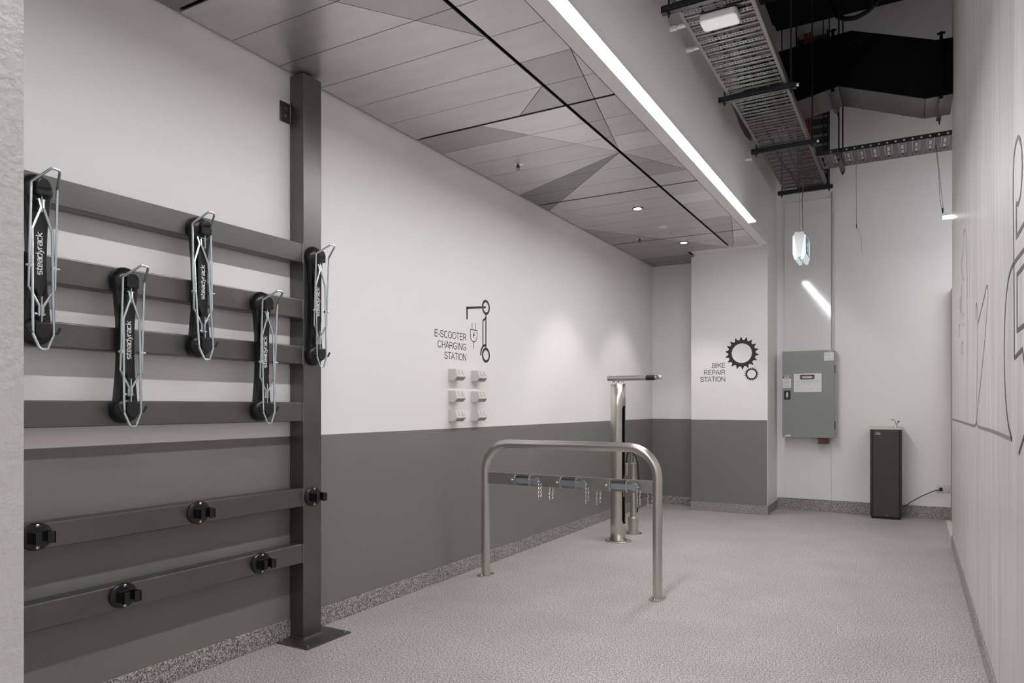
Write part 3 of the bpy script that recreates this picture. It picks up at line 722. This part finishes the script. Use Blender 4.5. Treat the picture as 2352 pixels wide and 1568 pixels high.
# PUMP
t = thing('air_pump', 'stainless steel floor pump with a black hose behind the repair stand', 'pump', (-2.292, 6.36, 0))
fl = MB().lathe([(0.084, 0.0), (0.084, 0.006), (0.05, 0.008)], n=32).obj('base_flange', M['stainless'], t)
for k in range(3):
    a = -PI/2+(k-1)*1.1; MB().lathe([(0.007, 0.008), (0.007, 0.012), (0.005, 0.03), (0.002, 0.032)], (0.068*math.cos(a), 0.068*math.sin(a), 0), n=10).obj('bolt', M['chrome'], fl)
MB().lathe([(0.049, 0.008), (0.049, 0.152), (0.046, 0.155), (0.031, 0.155)], n=32).obj('lower_sleeve', M['stainless'], t)
MB().lathe([(0.029, 0.155), (0.029, 0.66), (0.024, 0.664)], n=24).obj('barrel', M['stainless'], t)
MB().cyl((0.012, 0, 0.66), (0.012, 0, 0.80), 0.015, 16).obj('plunger', M['chrome'], t)
MB().cyl((-0.02, 0, 0.66), (-0.02, 0, 0.775), 0.009, 12).obj('guide_rod', M['chrome'], t)
MB().cyl((-0.055, -0.03, 0.55), (-0.055, -0.03, 0.66), 0.019, 18).obj('gauge', M['stainless'], t, bevel=0.002)
MB().box(-0.05, 0.03, -0.012, 0.012, 0.76, 0.775).obj('clamp_band', M['chrome'], t, bevel=0.002)
MB().tube(fillet([(-0.055, -0.03, 0.665), (-0.05, -0.035, 0.74), (-0.02, -0.04, 0.775), (0.03, -0.04, 0.75), (0.055, -0.03, 0.66), (0.062, -0.02, 0.52), (0.058, -0.01, 0.36), (0.040, 0, 0.20)], 0.05), 0.0065, 8).obj('hose', M['black_matt'], t)

# ================================================================ BACK WALL THINGS
# glossy riser sheet and conduit
tag(MB().box(-1.303, -0.808, 8.752, YB-0.0005, 0.131, 3.56).obj('riser_panel', M['panel_gloss'], bevel=0.001), 'glossy white riser cover sheet behind the grey electrical cabinet, reflecting the strip light', 'wall panel')
t = thing('conduit', 'thin white vertical conduit beside the glossy riser cover above the grey cabinet', 'conduit', (-0.7865, 8.754, 0))
MB().cyl((0, 0, 1.85), (0, 0, 3.62), 0.0125, 12).obj('pipe', M['pvc'], t)
for z in (1.98, 2.72, 3.3): MB().box(-0.018, 0.018, -0.004, 0.015, z, z+0.014).obj('saddle', M['pvc'], t)
# electrical cabinet
t = thing('electrical_cabinet', 'grey steel electrical cabinet with DANGER labels on the white back wall', 'cabinet', (-1.30, 8.57, 0.843))
W_, H_ = 0.545, 0.978
MB().box(0.004, W_+0.006, 0.02, 0.181, 0.004, H_-0.004).obj('body', M['enclosure_side'], t, bevel=0.003)
d = MB().box(0, W_, 0, 0.019, 0, H_).obj('door', M['enclosure'], t, bevel=0.004)
for z in (0.72, 0.10): MB().box(W_, W_+0.008, 0.002, 0.016, z, z+0.09).obj('hinge', M['strut'], d, bevel=0.001)
q = MB().box(0.018, 0.088, -0.006, 0, 0.430, 0.532).obj('latch', M['black'], d, bevel=0.004)
MB().prism([(0.045, 0.452), (0.060, 0.452), (0.066, 0.488), (0.062, 0.515), (0.045, 0.512), (0.040, 0.480)], 'y', -0.012, -0.006).obj('latch_handle', M['pvc'], t, bevel=0.002)
MB().lathe([(0.006, 0), (0.006, 0.005)], (0, 0, 0), 'z', 12).obj('latch_key', M['gal_light'], t).matrix_local = Matrix.Translation((0.053, -0.006, 0.441)) @ Matrix.Rotation(PI/2, 4, 'X')
def flat(x0, x1, z0, z1, m_, par, name, dy=0.001, base=0.0): return MB().box(x0, x1, -base-dy, -base, z0, z1).obj(name, m_, par)
# small warning label
l1 = flat(0.001+0.001, 0.093, 0.562, 0.702, M['label'], t, 'warning_label')
flat(0.004, 0.090, 0.672, 0.698, M['danger'], l1, 'label_heading', 0.0008, 0.001)
text_mesh('lettering', 'DANGER', 0.026, M['label'], l1, frame((0.047, -0.0020, 0.677), (1, 0, 0), (0, 0, 1)), 'CENTER', width=0.066, bold=0.0005, ext=0.0002)
rr = random.Random(5)
q = MB()
for k in range(12):
    z = 0.662-k*0.0078
    if k in (2, 8): continue
    q.box(0.008, 0.052+rr.uniform(0.01, 0.034), -0.0016, -0.001, z, z+0.0028)
q.obj('printed_lines', M['label_grey'], l1)
# large label
l2 = flat(0.123, 0.413, 0.513, 0.722, M['label'], t, 'danger_label')
hd = MB(); 
def rrect(x0, x1, z0, z1, r, n=5):
    o = []
    for cx_, cz_, a0 in ((x1-r, z1-r, 0), (x0+r, z1-r, PI/2), (x0+r, z0+r, PI), (x1-r, z0+r, 1.5*PI)):
        o += [(cx_+r*math.cos(a0+PI/2*k/n), cz_+r*math.sin(a0+PI/2*k/n)) for k in range(n+1)]
    return o
hd.prism(rrect(0.188, 0.340, 0.656, 0.708, 0.010), 'y', -0.0018, -0.001); hd.obj('label_heading', M['danger'], l2)
q = MB(); q.prism([(0.264+0.070*math.cos(2*PI*k/32), 0.682+0.019*math.sin(2*PI*k/32)) for k in range(32)], 'y', -0.0024, -0.0018); q.obj('label_oval', M['danger_red'], l2)
text_mesh('lettering', 'DANGER', 0.030, M['label'], l2, frame((0.264, -0.0030, 0.6715), (1, 0, 0), (0, 0, 1)), 'CENTER', width=0.104, bold=0.0012, ext=0.0003)
q = MB()
for z, x0, x1 in ((0.637, 0.145, 0.385), (0.628, 0.150, 0.38), (0.619, 0.22, 0.31), (0.603, 0.145, 0.235), (0.603, 0.27, 0.29), (0.603, 0.325, 0.355), (0.585, 0.145, 0.175), (0.545, 0.145, 0.17), (0.548, 0.20, 0.212), (0.548, 0.29, 0.31), (0.55, 0.36, 0.38)):
    q.box(x0, x1, -0.0016, -0.001, z, z+0.003)
q.obj('printed_lines', M['label_grey'], l2)
l3 = flat(0.441, 0.540, 0.862, 0.953, M['label'], t, 'data_label')
q = MB().box(0.450, 0.50, -0.0016, -0.001, 0.928, 0.931).box(0.450, 0.515, -0.0016, -0.001, 0.918, 0.920).box(0.455, 0.53, -0.0016, -0.001, 0.88, 0.882)
q.obj('printed_lines', M['label_grey'], l3)
flat(0.475, 0.541, 0.958, 0.974, M['label_grey'], t, 'number_label')
MB().prism([(0.010, 0.010), (0.088, 0.012), (0.088, 0.030), (0.055, 0.030)], 'y', -0.001, 0).obj('torn_sticker', M['label'], t)
t = thing('break_glass_box', 'small dark red box hanging under the grey electrical cabinet', 'box', (-0.94, 8.60, 0.775))
MB().box(0, 0.115, 0, 0.151, 0, 0.066).obj('body', M['redbox'], t, bevel=0.003)
MB().box(0.004, 0.014, -0.001, 0, 0.006, 0.058).obj('label_strip', M['label_grey'], t)

# drinking fountain
t = thing('drinking_fountain', 'charcoal free-standing drinking fountain with a stainless top basin', 'drinking fountain', (-0.399, 8.47, 0), math.radians(1.5))
MB().box(0.012, 0.288, 0.012, 0.268, 0, 0.026).obj('plinth', M['black_matt'], t)
MB().box(0.026, 0.274, 0.0, 0.26, 0.026, 0.946).obj('front_panel', M['fountain'], t, bevel=0.003)
MB().box(0.0, 0.0245, 0.004, 0.272, 0.026, 0.946).obj('side_panel', M['fountain_edge'], t, bevel=0.004)
MB().box(0.2755, 0.30, 0.004, 0.272, 0.026, 0.946).obj('side_panel', M['fountain_edge'], t, bevel=0.004)
q = MB().box(-0.002, 0.302, -0.004, 0.012, 0.948, 0.976).box(-0.002, 0.302, 0.264, 0.276, 0.948, 0.976).box(-0.002, 0.010, 0.012, 0.264, 0.948, 0.976).box(0.290, 0.302, 0.012, 0.264, 0.948, 0.976).box(0.01, 0.29, 0.012, 0.264, 0.948, 0.960)
bas = q.obj('basin', M['stainless'], t, bevel=0.002)
MB().lathe([(0.022, 0.9602), (0.022, 0.9625), (0.004, 0.963)], (0.13, 0.13, 0), n=16).obj('drain', M['chrome'], bas)
q = MB().lathe([(0.016, 0.961), (0.016, 0.975), (0.010, 0.985), (0.010, 1.015)], (0.245, 0.10, 0), n=16)
q.tube(fillet([(0.245, 0.10, 1.0), (0.240, 0.10, 1.035), (0.222, 0.10, 1.055), (0.205, 0.10, 1.05)], 0.01), 0.006, 8)
q.tube(fillet([(0.250, 0.10, 1.0), (0.262, 0.10, 1.02), (0.268, 0.10, 1.034)], 0.01), 0.006, 8)
q.obj('bubbler_tap', M['chrome'], t)
MB().lathe([(0.012, 1.026), (0.016, 1.032), (0.010, 1.042)], (0.268, 0.10, 0), n=14).obj('push_button', M['chrome'], t)
bd = MB().prism([(0.049, 0.898), (0.100, 0.898), (0.096, 0.912), (0.086, 0.920), (0.062, 0.920), (0.053, 0.912)], 'y', -0.002, 0).obj('badge', M['chrome'], t)
MB().box(0.054, 0.094, -0.0028, -0.002, 0.905, 0.915).obj('badge_print', M['gal_dark'], bd)
MB().cyl((0.155, -0.002, 0.040), (0.155, 0.0, 0.040), 0.005, 10).obj('screw', M['chrome'], t)
# double outlet + plug + lead
t = thing('power_outlet', 'white double power outlet low on the back wall right of the drinking fountain', 'power outlet', (0.221, YB-0.0105, 0.287))
MB().box(0, 0.118, 0, 0.010, 0, 0.075).obj('wall_plate', M['white'], t, bevel=0.002)
for x in (0.012+0.024, 0.012+0.07): MB().box(x-0.006, x+0.006, -0.003, 0, 0.056, 0.068).obj('switch', M['white'], t, bevel=0.001)
q = MB()
for dx, dz, rot in ((-0.008, 0.0, 1), (0.008, 0.0, -1), (0, -0.012, 0)): q.box(0.082+dx-0.0012, 0.082+dx+0.0012, -0.0006, 0, 0.034+dz-0.004, 0.034+dz+0.004)
q.box(0.104, 0.112, -0.001, 0, 0.004, 0.012)
q.obj('socket_slots', M['ink'], t)
t = thing('plug_lead', 'black cord and round plug from the fountain to the low white outlet', 'cord', (0, 0, 0))
MB().cyl((0.257, YB-0.045, 0.319), (0.257, YB-0.0115, 0.319), 0.0175, 20).obj('plug', M['black_matt'], t, bevel=0.004)
MB().tube(fillet([(0.252, YB-0.036, 0.315), (0.20, YB-0.04, 0.303), (0.08, YB-0.05, 0.238), (-0.02, YB-0.06, 0.170), (-0.06, YB-0.08, 0.135), (-0.098, YB-0.1, 0.115)], 0.06), 0.0042, 8).obj('lead', M['black_matt'], t)

# ================================================================ OVERHEAD SERVICES
# main cable tray (along the room)
ZT = 3.6; x0, x1 = -1.250, -0.815
t = thing('cable_tray', 'long perforated grey cable tray running away overhead beside the bulkhead', 'cable tray', (0, 0, ZT))
ya, yb = 3.40, 8.34
def side(x, s):
    q = MB(); q.box(x, x+s*0.022, ya, yb, 0, 0.003) if s > 0 else q.box(x-0.022, x, ya, yb, 0, 0.003)
    q.box(x-0.0015, x+0.0015, ya, yb, 0, 0.055)
    q.obj('side_rail', M['gal_light'], t)
side(x0, 1); side(x1, -1)
def rung_plain():
    q = MB(); a, b_ = x0+0.022, x1-0.022
    q.box(a, b_, -0.015, 0.015, 0.004, 0.007); q.box(a, b_, -0.018, -0.015, 0.0, 0.007); q.box(a, b_, 0.015, 0.018, 0.0, 0.007)
    return q.mesh('rung', M['gal'])
def rung_slot():
    q = MB(); a, b_ = x0+0.022, x1-0.022
    q.box(a, b_, -0.020, -0.0065, 0.0, 0.003); q.box(a, b_, 0.0065, 0.020, 0.0, 0.003)
    n = 19; pitch = (b_-a)/n
    for k in range(n): q.box(a+k*pitch, a+k*pitch+pitch*0.45, -0.0065, 0.0065, 0.0, 0.003)
    return q.mesh('rung', M['gal'])
me = (rung_plain(), rung_slot()); k = 0; y = ya+0.04
while y < yb-0.02:
    o = bpy.data.objects.new('rung', me[k % 2]); C.objects.link(o); o.parent = t; o.location = (0, y, 0); k += 1; y += 0.0655
# cables lying in the tray
for x, m_, r, l in ((-0.87, 'red', 0.006, 'thin red cable along the right edge of the long tray'), (-0.95, 'black_matt', 0.014, 'thick black cable lying in the long tray'), (-1.12, 'black_matt', 0.011, 'black cable lying left of centre in the long tray'), (-1.03, 'gal_dark', 0.009, 'grey cable lying along the middle of the long tray')):
    rr = random.Random(int(-x*100))
    tag(MB().tube([(x+rr.uniform(-.02, .02), ya+0.05+k*(yb-ya-0.15)/14, ZT+0.0085+r+rr.uniform(0, 0.004)) for k in range(15)], r, 6).obj('cable', M[m_]), l, 'cable')
# struts under it, each hung on two rods
for y, l in ((4.16, 'nearest black strut under the long cable tray, at the top edge of the view'), (5.605, 'second black strut under the long cable tray, beside the black duct'), (6.885, 'third black strut under the long tray, where the cross tray meets it'), (8.375, 'farthest black strut, at the far end of the long cable tray')):
    t = thing('strut_hanger', l, 'strut', (0, y, ZT))
    q = MB().box(-1.318, -0.755, -0.0205, 0.0205, -0.041, -0.038).box(-1.318, -0.755, -0.0205, -0.018, -0.041, -0.001).box(-1.318, -0.755, 0.018, 0.0205, -0.041, -0.001)
    q.box(-1.318, -0.755, -0.0205, -0.010, -0.004, -0.001).box(-1.318, -0.755, 0.010, 0.0205, -0.004, -0.001)
    q.obj('channel', M['strut'], t)
    for x in (-1.275, -0.79):
        rd = MB().cyl((x, 0, -0.07), (x, 0, TOP-ZT), 0.006, 8).obj('threaded_rod', M['strut'], t)
        MB().cyl((x, 0, -0.053), (x, 0, -0.042), 0.012, 6).obj('nut', M['strut'], rd)
    if y > 5: MB().cyl((-0.752, 0, -0.02), (-0.735, 0, -0.02), 0.012, 10).obj('end_cap', M['white'], t)
# short conduits from the bulkhead into the tray
for y, z, l in ((4.58, 3.69, 'pale short conduit stub between bulkhead and cable tray, the nearer'), (4.96, 3.715, 'pale short conduit stub between bulkhead and cable tray, the farther')):
    t = thing('conduit_stub', l, 'conduit', (XB, y, z), 0, 'short conduits from the bulkhead')
    MB().cyl((0.045, 0, 0), (0.30, 0, 0), 0.016, 14).obj('pipe', M['pvc'], t); MB().cyl((0.0005, 0, 0), (0.044, 0, 0), 0.021, 14).obj('coupling', M['pvc'], t)
t = thing('conduit_stub', 'white conduit fitting on the bulkhead at the third strut', 'conduit', (XB, 7.0, 3.56))
MB().cyl((0.0005, 0, 0), (0.060, 0, 0), 0.018, 14).obj('pipe', M['pvc'], t); MB().cyl((0.0005, 0, 0), (0.012, 0, 0), 0.026, 14).obj('coupling', M['pvc'], t)
# cable drooping beside the tray
tag(MB().prism([(5.78, 3.60), (5.78, 3.66), (6.6, 3.66), (6.55, 3.56), (6.3, 3.525), (6.1, 3.53), (5.9, 3.57)], 'x', -1.262, -1.254).obj('tray_divider', M['strut']), 'dark bent metal flap hanging at the left edge of the tray', 'bracket')
# wireless access point
t = thing('access_point', 'white rounded wireless access point box fixed under the cable tray', 'access point', (-1.03, 4.405, 3.55), math.radians(0))
MB().prism(rrect(-0.112, 0.112, -0.070, 0.070, 0.026, 8), 'z', -0.002, 0.045).obj('housing', M['white'], t, bevel=0.008, seg=3)
MB().lathe([(0.003, -0.0022), (0.003, -0.0032)], (-0.02, 0.0, 0), n=10).obj('status_light', M['tiny_led'], t)
# cross tray towards the right
t = thing('cable_tray', 'cross cable tray with a dark punched side rail, running to the right wall opening', 'cable tray', (0, 7.365, 3.6))
q = MB(); L0, L1 = -0.81, 1.6
n = int((L1-L0)/0.068)
for k in range(n):
    xa = L0+k*0.068
    q.box(xa, xa+0.053, -0.0015, 0.0015, 0, 0.042); q.box(xa+0.053, xa+0.068, -0.0015, 0.0015, 0, 0.013); q.box(xa+0.053, xa+0.068, -0.0015, 0.0015, 0.028, 0.042)
q.obj('side_rail', M['strut'], t)
MB().box(L0, L1, 0.4385, 0.4415, 0, 0.042).obj('side_rail', M['gal_light'], t)
def cross_rung(slot):
    q = MB(); w_ = 0.052
    if slot:
        q.box(0, 0.016, 0.003, 0.436, 0, 0.003).box(0.036, w_, 0.003, 0.436, 0, 0.003)
        for a, b_ in ((0.003, 0.07), (0.20, 0.225), (0.36, 0.436)): q.box(0.016, 0.036, a, b_, 0, 0.003)
    else:
        q.box(0, w_, 0.003, 0.436, 0, 0.003); q.box(0.012, 0.015, 0.003, 0.436, -0.004, 0); q.box(0.036, 0.039, 0.003, 0.436, -0.004, 0)
    return q.mesh('rung', M['gal'])
cm = (cross_rung(True), cross_rung(False)); x = L0+0.02; k = 0
while x < L1-0.06:
    o = bpy.data.objects.new('rung', cm[k % 2]); C.objects.link(o); o.parent = t; o.location = (x, 0, 0.002); x += 0.0565; k += 1
t = thing('strut_hanger', 'grey strut crossing under the cross tray, hung on two black rods', 'strut', (-0.615, 7.365, 3.6))
MB().box(-0.0205, 0.0205, -0.05, 0.50, -0.045, -0.005).obj('channel', M['gal_dark'], t, bevel=0.002)
for y in (0.042, 0.475):
    rd = MB().cyl((0, y, -0.075), (0, y, TOP-3.6), 0.007, 8).obj('threaded_rod', M['strut'], t); MB().cyl((0, y, -0.058), (0, y, -0.046), 0.013, 6).obj('nut', M['strut'], rd)
# vertical riser tray on the back wall with orange cables
t = thing('cable_tray', 'vertical cable tray climbing the back wall behind the orange cables', 'cable tray', (0, 8.745, 0))
MB().box(-1.16, -1.145, -0.04, 0.02, 3.66, 5.45).obj('side_rail', M['gal_dark'], t); MB().box(-0.845, -0.83, -0.05, 0.02, 3.66, 5.45).obj('side_rail', M['strut'], t)
rv = MB().box(-1.145, -0.845, -0.004, 0.004, -0.036, 0.036).box(-1.145, -0.845, -0.012, -0.004, 0.03, 0.036).box(-1.145, -0.845, -0.012, -0.004, -0.036, -0.03).mesh('rung', M['gal'])
for k in range(17):
    o = bpy.data.objects.new('rung', rv); C.objects.link(o); o.parent = t; o.location = (0, 0, 3.70+k*0.105)
for k, (x, l) in enumerate(((-1.075, 'left of the three orange cables on the vertical tray'), (-1.050, 'middle one of the three orange cables on the vertical tray'), (-1.020, 'right of the three orange cables on the vertical tray'))):
    rr = random.Random(k)
    tag(MB().tube([(x+rr.uniform(-.001, .001), 8.70, 3.66+j*0.2) for j in range(10)], 0.0115, 8).obj('cable', M['orange']), l, 'cable', 'orange cables on the vertical tray')
# other rods
for x, y, z, l in ((-0.82, 8.1, 3.68, 'dark thin rod hanging at the far edge of the overhead services'), (-0.30, 6.7, 4.56, 'black thin rod rising from the top of the duct at right'), (-1.02, 7.6, 4.56, 'black thin rod above the duct, behind the long tray')):
    tag(MB().cyl((x, y, z), (x, y, TOP), 0.006, 8).obj('threaded_rod', M['strut']), l, 'rod')
# duct: cranked profile across the void
t = thing('air_duct', 'large black rectangular air duct cranked across the void, with grey underside', 'duct', (0, 6.90, 0))
topl = [(XB+0.001, 4.42), (-1.112, 4.468), (-0.474, 4.508), (0.168, 4.262), (0.289, 4.254)]
botl = [(0.289, 3.792), (0.089, 3.792), (-0.576, 4.045), (XB+0.001, 3.90)]
pts = topl+botl
fr = MB().prism(pts, 'y', 0.0, 0.012).obj('insulated_face', M['duct_black'], t)
MB().prism([(x, z+0.004 if i > 4 else z-0.004) for i, (x, z) in enumerate(pts)], 'y', 0.0125, 0.485).obj('casing', M['duct_black'], t)
for (xa, za), (xb_, zb_), n in (((0.289, 3.792), (0.089, 3.792), 1), ((0.089, 3.792), (-0.576, 4.045), 4), ((-0.576, 4.045), (XB+0.001, 3.90), 4)):
    for k in range(n):
        u, v = k/n, (k+1)/n; g = 0.0022
        p = Vector((xa+(xb_-xa)*u, za+(zb_-za)*u)); r = Vector((xa+(xb_-xa)*v, za+(zb_-za)*v)); d = (r-p).normalized()
        p = p+d*g; r = r-d*g
        MB().prism([(p.x, p.y-0.004), (r.x, r.y-0.004), (r.x, r.y+0.001), (p.x, p.y+0.001)], 'y', 0.013, 0.484).obj('underside_sheet', M['gal_light'], t)
        if k: MB().prism([(p.x-d.x*g*2-0.004, p.y-0.010), (p.x-d.x*g*2+0.004, p.y-0.010), (p.x-d.x*g*2+0.004, p.y), (p.x-d.x*g*2-0.004, p.y)], 'y', 0.012, 0.486).obj('seam', M['gal_light'], t)
for x, zb_, zt_ in ((-0.62, 4.020, 4.50), (0.205, 3.785, 4.262)):
    h_ = thing('duct_strap', 'steel hanging strap round the duct, '+('at its crank' if x < 0 else 'next to the right wall'), 'strap', (x, 6.88, 0))
    MB().box(-0.012, 0.012, -0.006, 0.014, zb_-0.03, zt_+0.05).obj('upright', M['duct_black'], h_)
    MB().box(-0.014, 0.014, -0.006, 0.52, zb_-0.034, zb_-0.022).obj('bearer', M['gal'], h_, bevel=0.002)
    MB().cyl((0, 0.50, zb_-0.07), (0, 0.50, zb_-0.02), 0.006, 8).obj('rod_end', M['strut'], h_)
    MB().tube([(-0.02, 0.02+k*0.05, zb_-0.045-0.012*math.sin(PI*k/9)) for k in range(10)], 0.006, 6).obj('tie_cable', M['strut'], h_)
    MB().box(-0.03, 0.03, -0.002, 0.004, zt_+0.03, zt_+0.045).obj('bracket', M['duct_black'], h_)
# beams and black services under the slab
struct(MB().box(XB+0.001, -0.55, 4.9, 6.3, 4.62, 5.0).obj('beam_1', M['slab']))
struct(MB().box(XB, 3.2, 8.0, 8.5, TOP-0.06, TOP).obj('beam_2', M['slab']))
tag(MB().tube(fillet([(-0.72, 7.6, 5.59), (-0.70, 7.6, 5.15), (-0.66, 7.6, 5.03), (-0.58, 7.6, 4.97), (-0.48, 7.6, 4.955), (-0.38, 7.6, 4.985), (-0.30, 7.6, 5.06), (-0.24, 7.6, 5.2), (-0.20, 7.6, 5.59)], 0.1), 0.022, 12).obj('flexible_conduit', M['strut']), 'thick black flexible conduit looping down above the duct', 'conduit')

# exit sign hanging from the tray
t = thing('exit_sign', 'hanging double-sided running man exit sign with glowing blue-white panels', 'exit sign', (-0.945, 7.22, 2.60))
q = MB().prism([(-0.042, 0.262), (0.042, 0.262), (0.042, 0.24), (0.012, 0.02), (-0.012, 0.02), (-0.042, 0.24)], 'y', 0.0, 0.33); q.obj('housing', M['white'], t, bevel=0.002)
for s in (-1, 1):
    p = MB().prism([(s*0.044, 0.238), (s*0.058, 0.225), (s*0.058, 0.055), (s*0.040, 0.0), (s*0.015, 0.0), (s*0.015, 0.03)], 'y', 0.0, 0.33).obj('light_panel', M['exit_glow'], t)
    f = MB().box(min(s*0.0585, s*0.0600), max(s*0.0585, s*0.0600), 0.012, 0.318, 0.058, 0.215).obj('sign_face', M['exit_face'], t)
    q = MB(); xx = s*0.061
    def P2(pts): q.add([(xx, a, b_) for a, b_ in pts], [tuple(range(len(pts)))])
    P2([(0.150+0.015*math.cos(2*PI*k/14), 0.192+0.015*math.sin(2*PI*k/14)) for k in range(14)])
    stroke(q, [(0.146, 0.172), (0.130, 0.130)], 0.022, xx); stroke(q, [(0.130, 0.132), (0.155, 0.105), (0.148, 0.068)], 0.013, xx)
    stroke(q, [(0.130, 0.130), (0.108, 0.098), (0.080, 0.088)], 0.013, xx); stroke(q, [(0.145, 0.165), (0.172, 0.145), (0.190, 0.152)], 0.010, xx); stroke(q, [(0.145, 0.168), (0.118, 0.160), (0.108, 0.140)], 0.010, xx)
    P2([(0.20, 0.065), (0.285, 0.065), (0.285, 0.205), (0.20, 0.205)]); P2([(0.03, 0.136), (0.06, 0.166), (0.06, 0.106)])
    q.obj('running_man', M['exit_glow'], f)
MB().cyl((0, 0.02, 0.262), (0, 0.02, 1.0), 0.0012, 6).obj('suspension_wire', M['gal'], t)
MB().cyl((0, 0.02, 0.262), (0, 0.02, 0.29), 0.005, 8).obj('gripper', M['chrome'], t)
MB().tube(fillet([(0.03, 0.03, 0.262), (0.028, 0.03, 0.45), (0.022, 0.03, 0.58), (0.035, 0.03, 0.70), (0.018, 0.03, 0.80), (0.030, 0.03, 1.0)], 0.1), 0.004, 6).obj('supply_cord', M['gal_light'], t)

# pendant linear light past the end of the right wall
t = thing('linear_pendant', 'bright linear pendant light hanging by wires past the end of the right wall', 'light', (0.235, 7.55, 2.905))
MB().box(0.0, 1.4, -0.018, 0.018, 0, 0.022).obj('diffuser', M['led2'], t)
MB().box(0.0, 1.4, -0.020, 0.020, 0.0225, 0.05).obj('housing', M['white'], t)
MB().tube([(0.0, 0, 0.05), (-0.02, 0, 0.18), (-0.03, 0, 0.42), (-0.055, 0, 0.69)], 0.0016, 6).obj('suspension_wire', M['gal_dark'], t)
MB().tube([(0.01, 0, 0.05), (0.0, 0, 0.16), (-0.022, 0, 0.40), (-0.050, 0, 0.69)], 0.0016, 6).obj('supply_cord', M['gal_dark'], t)
MB().cyl((0.0, 0, 0.05), (0.0, 0, 0.10), 0.006, 8).obj('gripper', M['strut'], t)
t = thing('hanging_wire', 'loose thin wire dangling from the cross tray in front of the back wall', 'wire', (-0.475, 7.55, 3.6))
MB().tube([(0, 0, 0.0), (0.001, 0, -0.3), (0.004, 0, -0.66)], 0.0016, 6).obj('drop', M['gal_dark'], t)
MB().tube(fillet([(0.004, 0, -0.67), (0.035, 0, -0.75), (0.050, 0, -0.86), (0.047, 0, -0.93)], 0.1), 0.0012, 6).obj('tail', M['gal_dark'], t)
MB().cyl((0.004, 0, -0.69), (0.004, 0, -0.65), 0.004, 8).obj('gripper', M['strut'], t)
